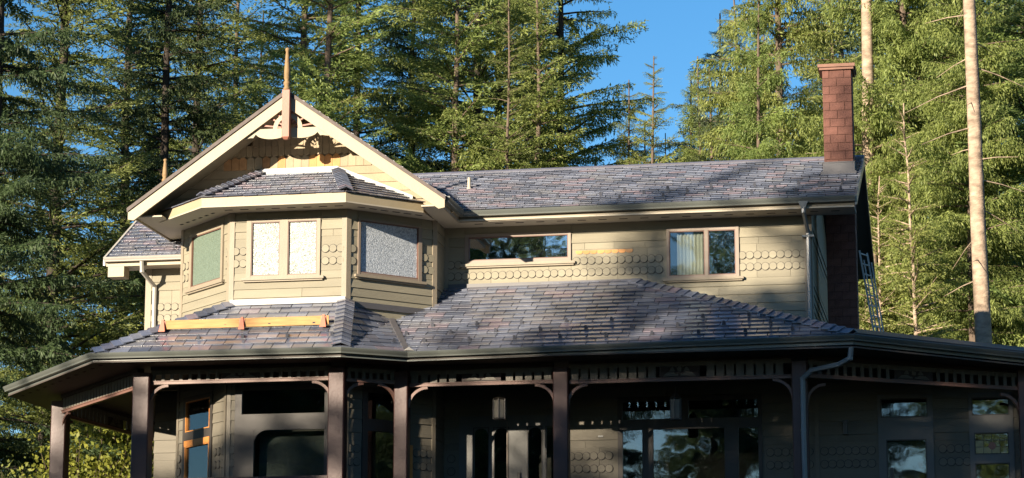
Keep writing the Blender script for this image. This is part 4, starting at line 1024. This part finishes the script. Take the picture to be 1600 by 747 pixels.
def tube_np(line, rad, n=5):
    """simple tapered tube as quads arrays"""
    P = np.asarray(line); d = unit(np.gradient(P, axis=0)); ref = np.array([.3, .2, .93]) if abs(d[0][2]) < .8 else np.array([1.0, 0, 0])
    a = unit(np.cross(d, ref)); b = np.cross(d, a); th = np.arange(n) * 2 * np.pi / n
    ring = P[:, None] + (a[:, None] * np.cos(th)[None, :, None] + b[:, None] * np.sin(th)[None, :, None]) * np.asarray(rad)[:, None, None]
    v = ring.reshape(-1, 3); k = len(P)
    f = np.array([(i * n + j, i * n + (j + 1) % n, (i + 1) * n + (j + 1) % n, (i + 1) * n + j) for i in range(k - 1) for j in range(n)])
    return v, f
def np_mesh(name, v, f, m, smooth=False):
    me = bpy.data.meshes.new(name); me.vertices.add(len(v)); me.vertices.foreach_set('co', np.asarray(v, dtype=np.float32).ravel())
    me.loops.add(f.size); me.loops.foreach_set('vertex_index', f.astype(np.int32).ravel())
    me.polygons.add(len(f)); me.polygons.foreach_set('loop_start', np.arange(0, f.size, 4, dtype=np.int32))
    if smooth: me.polygons.foreach_set('use_smooth', np.ones(len(f), bool))
    me.update(calc_edges=True); me.materials.append(M[m]); return me
def conifer(seed, H, Rm, z0, kind, leaf, bark, r0=.28, step=.42, per=5, lean=0., ztop=None, dead=True, keep=1.0, Hc=None):
    rg = np.random.default_rng(seed); B = boughs(kind); Q = []; TV = []; TF = []; off = 0
    def addt(v, f):
        nonlocal off; TV.append(v); TF.append(f + off); off += len(v)
    zz = np.linspace(-.6, H, 16); wob = np.cumsum(rg.normal(size=(16, 2)) * .03, 0)
    tl = np.stack([wob[:, 0] + lean * zz, wob[:, 1], zz], 1)
    addt(*tube_np(tl, r0 * (1 - .93 * np.clip(zz / H, 0, 1)) * np.where(zz < 0, 1.3, 1) + .012, 12))
    cen = lambda z: np.array([np.interp(z, zz, tl[:, 0]), np.interp(z, zz, tl[:, 1])])
    z = z0
    while z < (ztop or H - .3):
        t = (z - z0) / ((Hc or H) - z0); R_ = Rm * ((1 - t) ** .8) * (.55 + .45 * min(1, (t + .05) * 5)) + .25
        for j in range(per if R_ > 1.2 else 4):
            if rg.random() > keep: continue
            l = R_ * rg.uniform(.62, 1.12); az = rg.uniform(0, 2 * math.pi); Ls = min((1.3, 2.3, 3.6), key=lambda q: abs(q - l)); q, ln = B[Ls][rg.integers(4)]
            s = l / Ls; tilt = rg.normal() * .07 + .25 * t
            ca, sa, ct, st = math.cos(az), math.sin(az), math.cos(tilt), math.sin(tilt)
            roll = rg.normal() * .25; cr, sr = math.cos(roll), math.sin(roll)
            M_ = np.array([[ca, -sa, 0], [sa, ca, 0], [0, 0, 1]]) @ np.array([[ct, 0, -st], [0, 1, 0], [st, 0, ct]]) @ np.array([[1, 0, 0], [0, cr, -sr], [0, sr, cr]])
            zb_ = z + rg.uniform(-.2, .2); c = cen(zb_); o = np.array([c[0], c[1], zb_])
            Q.append((q * s) @ M_.T + o)
            addt(*tube_np((ln * s) @ M_.T + o, np.array([.035, .026, .016, .006]) * (.6 + l / 4) * (1.0), 4))
        z += step * rg.uniform(.7, 1.3)
    if dead:
        z = 1.2
        while z < z0 + 2.5:
            l = rg.uniform(.5, 1.8); az = rg.uniform(0, 6.28); c = cen(z); d = np.array([math.cos(az), math.sin(az), rg.uniform(-.35, .1)])
            pts = np.array([[c[0], c[1], z] + d * l * k + np.array([0, 0, -.12 * l * k * k]) for k in (0, .5, 1)])
            addt(*tube_np(pts, np.array([.022, .014, .005]), 4)); z += rg.uniform(.25, .7)
    v = np.concatenate(TV); f = np.concatenate(TF); tm = np_mesh('trunk', v, f, bark)
    if Q:
        q = np.concatenate(Q); cm = np_mesh('crown', q.reshape(-1, 3), np.arange(len(q) * 4).reshape(-1, 4), leaf)
    else: cm = None
    print('TREE', kind, len(v), 0 if not Q else len(q) * 2)
    return tm, cm
def plant(kindname, meshes, x, y, rz, s, label, group=None, cat='tree', z=None):
    e = empty(kindname, (x, y, gz(x, y) if z is None else z), rz, label=label, cat=cat, group=group); e.scale = (s, s, s)
    for nm, me in zip(('trunk', 'crown') if cat == 'tree' else ('stem', 'foliage'), meshes):
        if me is None: continue
        o = bpy.data.objects.new(nm, me); COL.objects.link(o); o.parent = e
    return e
T = {}
T['firdark'] = conifer(1, 27, 4.0, 1.0, 'spruce', 'leaf_dark', 'bark_dark', .25, .52, 5)
T['firmid'] = conifer(2, 29, 4.4, 3.0, 'fir', 'leaf_mid', 'bark_dark', .22, .50, 5)
T['open'] = conifer(3, 27, 4.9, 3.0, 'open', 'leaf_lime', 'bark_dark', .22, .62, 5)
T['weep'] = conifer(4, 26, 4.0, .8, 'weep', 'leaf_lime', 'bark', .20, .60, 5)
T['blue'] = conifer(5, 19, 3.9, .8, 'spruce', 'leaf_blue', 'bark', .18, .46, 5)
T['thin'] = conifer(6, 24, 2.6, 2.5, 'thin', 'leaf_mid', 'bark', .14, .48, 5)
T['bare'] = conifer(7, 34, 3.0, 22, 'thin', 'leaf_mid', 'bark_pale', .225, .5, 5)
T['sapling'] = conifer(8, 12, 1.6, 1.0, 'thin', 'leaf_lime', 'bark_pale', .07, .30, 5)
T['lime'] = conifer(9, 24, 4.0, 1.0, 'fir', 'leaf_lime', 'bark', .20, .58, 5)
T['shade_topped'] = conifer(13, 21, 4.0, .5, 'open', 'leaf_dark', 'bark_dark', .24, .60, 5, Hc=34)  # unseen flat-crowned tree, shaped to keep sun off the porch
T['gappy'] = conifer(10, 28, 4.3, 1.0, 'thin', 'leaf_mid', 'bark_dark', .22, .50, 6)
T['paletop'] = conifer(12, 36, 3.4, 3.0, 'weep', 'leaf_lime', 'bark_pale', .24, .56, 5, ztop=13.5)
def P_(x, D): return far(x, D)
LIST = [
 # mesh, column, distance, turn, scale, label
 ('firdark', -25, 62, .3, .95, 'dark drooping spruce at the left edge, nearest the porch'),
 ('gappy', 75, 68, 1.9, 1.0, 'dark spruce second from the left edge'),
 ('gappy', 185, 80, 4.2, 1.0, 'shadowy fir with blue sky gaps beside the rear finial'),
 ('gappy', 290, 76, 2.7, .95, 'dark spruce rising above the left gable slope'),
 ('lime', 372, 84, .9, 1.0, 'green fir left of the gable post'),
 ('lime', 455, 73, 5.2, 1.05, 'bright-sided fir directly behind the gable peak'),
 ('firmid', 545, 79, 1.1, .95, 'dense green fir right of the gable peak'),
 ('firdark', 640, 77, 3.3, .85, 'dark-trunked fir above the right gable slope'),
 ('open', 745, 74, .4, 1.0, 'open-limbed fir with dark trunk, left of the twin trunks'),
 ('open', 778, 79, 3.5, 1.0, 'open-limbed fir, right of the twin trunks'),
 ('thin', 802, 69, 2.0, .72, 'slender pale-stemmed fir before the twin trunks'),
 ('open', 880, 77, 5.0, .96, 'wide open fir reaching into the blue sky gap'),
 ('lime', 940, 84, 1.4, .66, 'shorter green fir left below the sky gap'),
 ('blue', 1010, 83, 1.4, .86, 'low blue-green spruce below the sky gap'),
 ('blue', 1080, 78, 2.2, .88, 'short blue-green spruce right of the sky gap'),
 ('weep', 1195, 68, 2.0, .66, 'short weeping hemlock low behind the ridge left of the chimney'),
 ('blue', 1135, 84, 4.4, 1.08, 'tall blue-green spruce at the right rim of the sky gap'),
 ('weep', 1520, 66, 3.2, .78, 'shorter weeping hemlock at the foot of the bare trunk'),
 ('lime', 1440, 72, 3.9, .95, 'bushy yellow-green fir between the hemlocks'),
 ('lime', 830, 72, 3.9, .80, 'bushy yellow-green fir right of the slender pale stem'),
 ('lime', 1035, 72, 1.2, .66, 'young yellow-green fir in the middle of the sky gap'),
 ('weep', 1095, 75, 4.2, .64, 'young weeping hemlock right of the sky gap, above the ridge'),
 ('lime', 1068, 79, .2, .60, 'pointed yellow-green fir at the right base of the sky gap'),
 ('weep', 985, 74, 2.2, .60, 'rounded weeping hemlock at the left base of the sky gap'),
 ('blue', 1122, 75, 5.2, .86, 'bluish spruce just in front of the tall one beside the sky gap'),
 ('weep', 1042, 81, 4.2, .60, 'full weeping hemlock filling the foot of the sky gap'),
 ('lime', 495, 69, 3.7, .95, 'sunlit fir close right of the gable post'),
 ('lime', 700, 71, 5.1, .90, 'sunlit fir directly above the vent pipe'),
 ('firdark', 245, 70, 5.1, .85, 'dusky spruce whose boughs hang over the left wing roof'),
 ('lime', 340, 66, 1.0, .42, 'small bright young fir poking above the left gable slope'),
 ('lime', 622, 65, 2.0, .38, 'small bright young fir poking above the right gable slope'),
 ('lime', 700, 66, 2.6, .36, 'small bright young fir behind the roof left of the vent pipe'),
 ('weep', 870, 68, 2.6, .40, 'small drooping hemlock behind the middle of the ridge'),
 ('blue', 1165, 77, .2, 1.0, 'pale blue-green spruce with pointed outline beside the sky gap'),
 ('weep', 1240, 72, 1.2, 1.0, 'weeping hemlock left of the chimney'),
 ('lime', 1300, 79, 4.0, .9, 'tall yellow-green fir behind the chimney'),
 ('paletop', 1369, 69, 3.1, 1.0, 'hemlock with pale bare upper trunk right of the chimney top'),
 ('weep', 1415, 70, 3.8, .98, 'weeping hemlock between the chimney and the bare trunk'),
 ('weep', 1480, 77, 5.5, 1.02, 'weeping hemlock just left of the bare trunk'),
 ('sapling', 1445, 63, .5, 1.0, 'pale slender sapling at the right, above the low roof'),
 ('sapling', 1375, 66, 2.5, .9, 'small sapling behind the ladder'),
 ('lime', 1570, 74, 1.7, 1.0, 'yellow-green fir right of the bare trunk'),
 ('firmid', 1640, 68, .8, 1.0, 'green fir at the right edge'),
]
for k, (m_, x, D, rz, s, lab) in enumerate(LIST):
    X_, Y_ = P_(x, D); plant('fir_tree' if m_ not in ('weep', 'blue', 'firdark') else {'weep': 'hemlock_tree', 'blue': 'spruce_tree', 'firdark': 'spruce_tree'}[m_], T[m_], X_, Y_, rz, s, lab, group='conifers behind the house')
X_, Y_ = P_(1543, 62); bt = plant('pine_tree', T['bare'], X_, Y_, 1.0, 1.0, 'tall bare pale pinkish trunk at the right, free of branches', group='conifers behind the house')
bt.rotation_euler = (0, R(-.35), 0)
# second row, further back
FAR_AT = ['at the extreme left edge of the view', 'between the two leftmost trees', 'above the rear finial', 'just left of the gable post', 'just right of the gable post', 'over the right slope of the front gable',
          'low behind the twin trunks', 'low behind the wide open fir', 'at the lower left of the sky gap', 'left of the chimney, above the ridge', 'right behind the chimney top', 'between the pale upper trunk and the bare trunk',
          'right behind the bare pale trunk', 'near the right edge of the view', 'beyond the right edge of the low roof']
for k, (m_, x, D, rz, s) in enumerate([('firdark', -30, 90, .2, .8), ('thin', 90, 96, 2.2, .8), ('firmid', 260, 98, 5.6, .6), ('firdark', 400, 102, .7, .95), ('blue', 510, 97, 3.0, .8),
        ('blue', 600, 100, 1.0, .9), ('blue', 700, 98, 2.0, .62), ('blue', 850, 100, 2.6, .60), ('blue', 930, 97, .1, .52), ('lime', 1210, 95, .3, .95), ('firdark', 1330, 96, 1.3, 1.1), ('firmid', 1400, 98, 3.9, 1.1), ('firdark', 1500, 93, 2.9, 1.0), ('firmid', 1600, 95, 5.0, 1.1), ('firdark', 1700, 85, 5.0, 1.1)]):
    X_, Y_ = P_(x, D); plant('fir_tree', T[m_], X_, Y_, rz, s, 'distant conifer glimpsed ' + FAR_AT[k], group='distant conifers of the second row')
# trees standing left of and in front of the house (they shade it and show in its windows)
for m_, x, y, rz, s in [('firmid', -19.6, -39.5, .4, 0.93), ('firdark', -17.4, -41.0, 2.4, 1.04), ('firdark', -15.0, -39.3, 1.1, 1.07), ('firmid', -12.8, -40.7, 4.4, 0.97), ('weep', -10.3, -40.0, 3.4, 1.12), ('firdark', -8.0, -41.5, 4.0, 1.06), ('firmid', -11.6, -43.5, 2.0, 1.03),
        ('firmid', -22.4, -40.5, 2.0, 0.75), ('firdark', -24.4, -39.5, .9, 0.72), ('firmid', -26.2, -41.0, 5.0, 0.73), ('firdark', -28.0, -39.5, 3.1, 0.74), ('firmid', -29.8, -40.5, 3.9, 0.73), ('firdark', -31.6, -39.9, .3, 0.72), ('firmid', -33.4, -40.5, .9, 0.75), ('firdark', -27.0, 9.0, .9, 0.8), ('shade_topped', -38.5, -45.5, 0.0, 1.00), ('shade_topped', -35.8, -47.0, 1.3, 1.03), ('shade_topped', -33.1, -45.5, 2.6, 0.98), ('shade_topped', -30.4, -47.0, 3.9, 1.00), ('shade_topped', -27.7, -45.5, 5.2, 0.97), ('shade_topped', -25.0, -47.0, 6.5, 1.02), ('shade_topped', -22.3, -45.5, 7.8, 1.00), ('shade_topped', -19.6, -47.0, 9.1, 1.04), ('shade_topped', -16.9, -45.5, 10.4, 1.06), ('shade_topped', -14.2, -47.0, 11.7, 1.08), ('firdark', -31.0, 12.0, 2.9, 0.95), ('firdark', -36.0, 17.0, 1.9, 1.0), ('firdark', 24.0, -7.0, 1, 0.9), ('firmid', 28.0, -10.0, 2, 0.9), ('firdark', 31.0, -5.0, 3, 1.0), ('firdark', 26.0, -14.0, 4, 0.95), ('firdark', 36.0, -12.0, 4, 1.1), ('blue', -21.8, -45.7, 3.9, 1.32), ('blue', -19.2, -44.5, 2.0, 1.32), ('blue', -16.8, -45.5, .2, 1.3), ('blue', -14.4, -44.7, 5.2, 1.25), ('blue', -12.2, -45.5, 1.2, 1.2), ('blue', -9.8, -44.7, 1.2, 1.15), ('blue', -7.4, -45.5, 1.2, 1.15), ('blue', -33.4, -44.5, .9, 1.1), ('blue', -31.2, -45.0, 1.9, 1.14), ('blue', -29.4, -44.3, 2.9, 1.12), ('blue', -27.6, -45.1, 3.9, 1.15), ('blue', -25.8, -44.3, 4.9, 1.13), ('blue', -24.0, -45.1, 4.9, 1.12), ('blue', -22.2, -44.9, 5.9, 1.1), ('blue', -19.8, -44.5, .4, 1.1),
        ('firdark', -35.0, -8.0, 1.2, 0.95), ('firmid', -40.0, 2.0, 3.0, 0.9), ('firdark', -47.0, -24.0, 5, 1.0),
        ('firmid', -14, -58, 3, 1.1), ('firdark', -7, -57, 4, 1.1), ('firdark', -1, -60, 1, 1.1), ('firdark', -24.0, -62.0, 1, 1.1), ('firmid', -17.0, -66.0, 2.2, 1.05), ('firmid', -10.0, -63.0, 2, 1.1), ('firdark', -3.0, -68.0, 2.5, 1.05), ('firdark', 4.0, -72.0, 3, 1.1), ('firmid', 12.0, -76.0, 4, 1.1), ('weep', 20.0, -74.0, 5, 1.0), ('firdark', -31.0, -70.0, .1, 1.1), ('firmid', 30.0, -66.0, .1, 1.1), ('firmid', 40.0, -50.0, .1, 1.1), ('firdark', 22.0, -90.0, .6, 1.3), ('firdark', 8.0, -92.0, 1.6, 1.3), ('firdark', -6.0, -90.0, 2.6, 1.3), ('firdark', -20.0, -92.0, 3.6, 1.3), ('firdark', -38.0, -88.0, .6, 1.25), ('firdark', -52.0, -84.0, .8, 1.2), ('firdark', 36.0, -86.0, 4.6, 1.3), ('firdark', 48.0, -70.0, 5.6, 1.2), ('firdark', 52.0, -40.0, 2.1, 1.2), ('firdark', 34.0, -20.0, 2.8, 1.1), ('firdark', 46.0, -10.0, 3.3, 1.1), ('firdark', -60.0, -60.0, 1.2, 1.1), ('firdark', -62.0, -36.0, 4.2, 1.1)]:
    plant('fir_tree', T[m_], x, y, rz, s, 'conifer on the slope in front of the house, outside the view', group='conifers on the slope in front of the house')
# shrubs
def shrub(seed, H, Rr, n, leaf):
    rg = np.random.default_rng(seed); TV = []; TF = []; off = 0; C = []
    for k in range(n):
        az = rg.uniform(0, 6.28); sp = rg.uniform(.1, 1) ** .7 * Rr; h = H * rg.uniform(.55, 1) * (1 - .35 * sp / Rr)
        p = np.array([[0, 0, 0], [math.cos(az) * sp * .4, math.sin(az) * sp * .4, h * .55], [math.cos(az) * sp, math.sin(az) * sp, h]])
        v, f = tube_np(p, np.array([.02, .014, .004]), 4); TV.append(v); TF.append(f + off); off += len(v)
        m = 110; t = rg.uniform(.25, 1.05, m)[:, None]; c = p[0] * (1 - t) ** 2 + 2 * p[1] * t * (1 - t) + p[2] * t * t + rg.normal(size=(m, 3)) * .16; C.append(c)
    c = np.concatenate(C); d = rg.normal(size=c.shape); d[:, 2] -= .2
    q = leaf_quads(c, d, rg.uniform(.07, .14, len(c)), rg.uniform(.025, .045, len(c)), rg)
    return np_mesh('stem', np.concatenate(TV), np.concatenate(TF), 'bark'), np_mesh('foliage', q.reshape(-1, 3), np.arange(len(q) * 4).reshape(-1, 4), leaf)
SB = shrub(21, 3.4, 1.5, 44, 'leaf_bush'); SB2 = shrub(22, 2.6, 1.5, 40, 'leaf_lime')
for m_, x, D, s, lab in [(SB, 125, 60, 1.15, 'bright yellow-green shrub seen under the left porch roof'), (SB, 175, 63, 1.4, 'sunlit shrub beside the left corner post'), (SB, 205, 70, 2.4, 'tall sunlit shrub left of the wing wall'), (SB2, 30, 58, 1.0, 'low green shrub at the lower left edge'), (SB2, 75, 66, 1.7, 'green shrub behind the left end post')]:
    X_, Y_ = P_(x, D); plant('shrub', m_, X_, Y_, x, s, lab, group='shrubs left of the porch', cat='shrub')
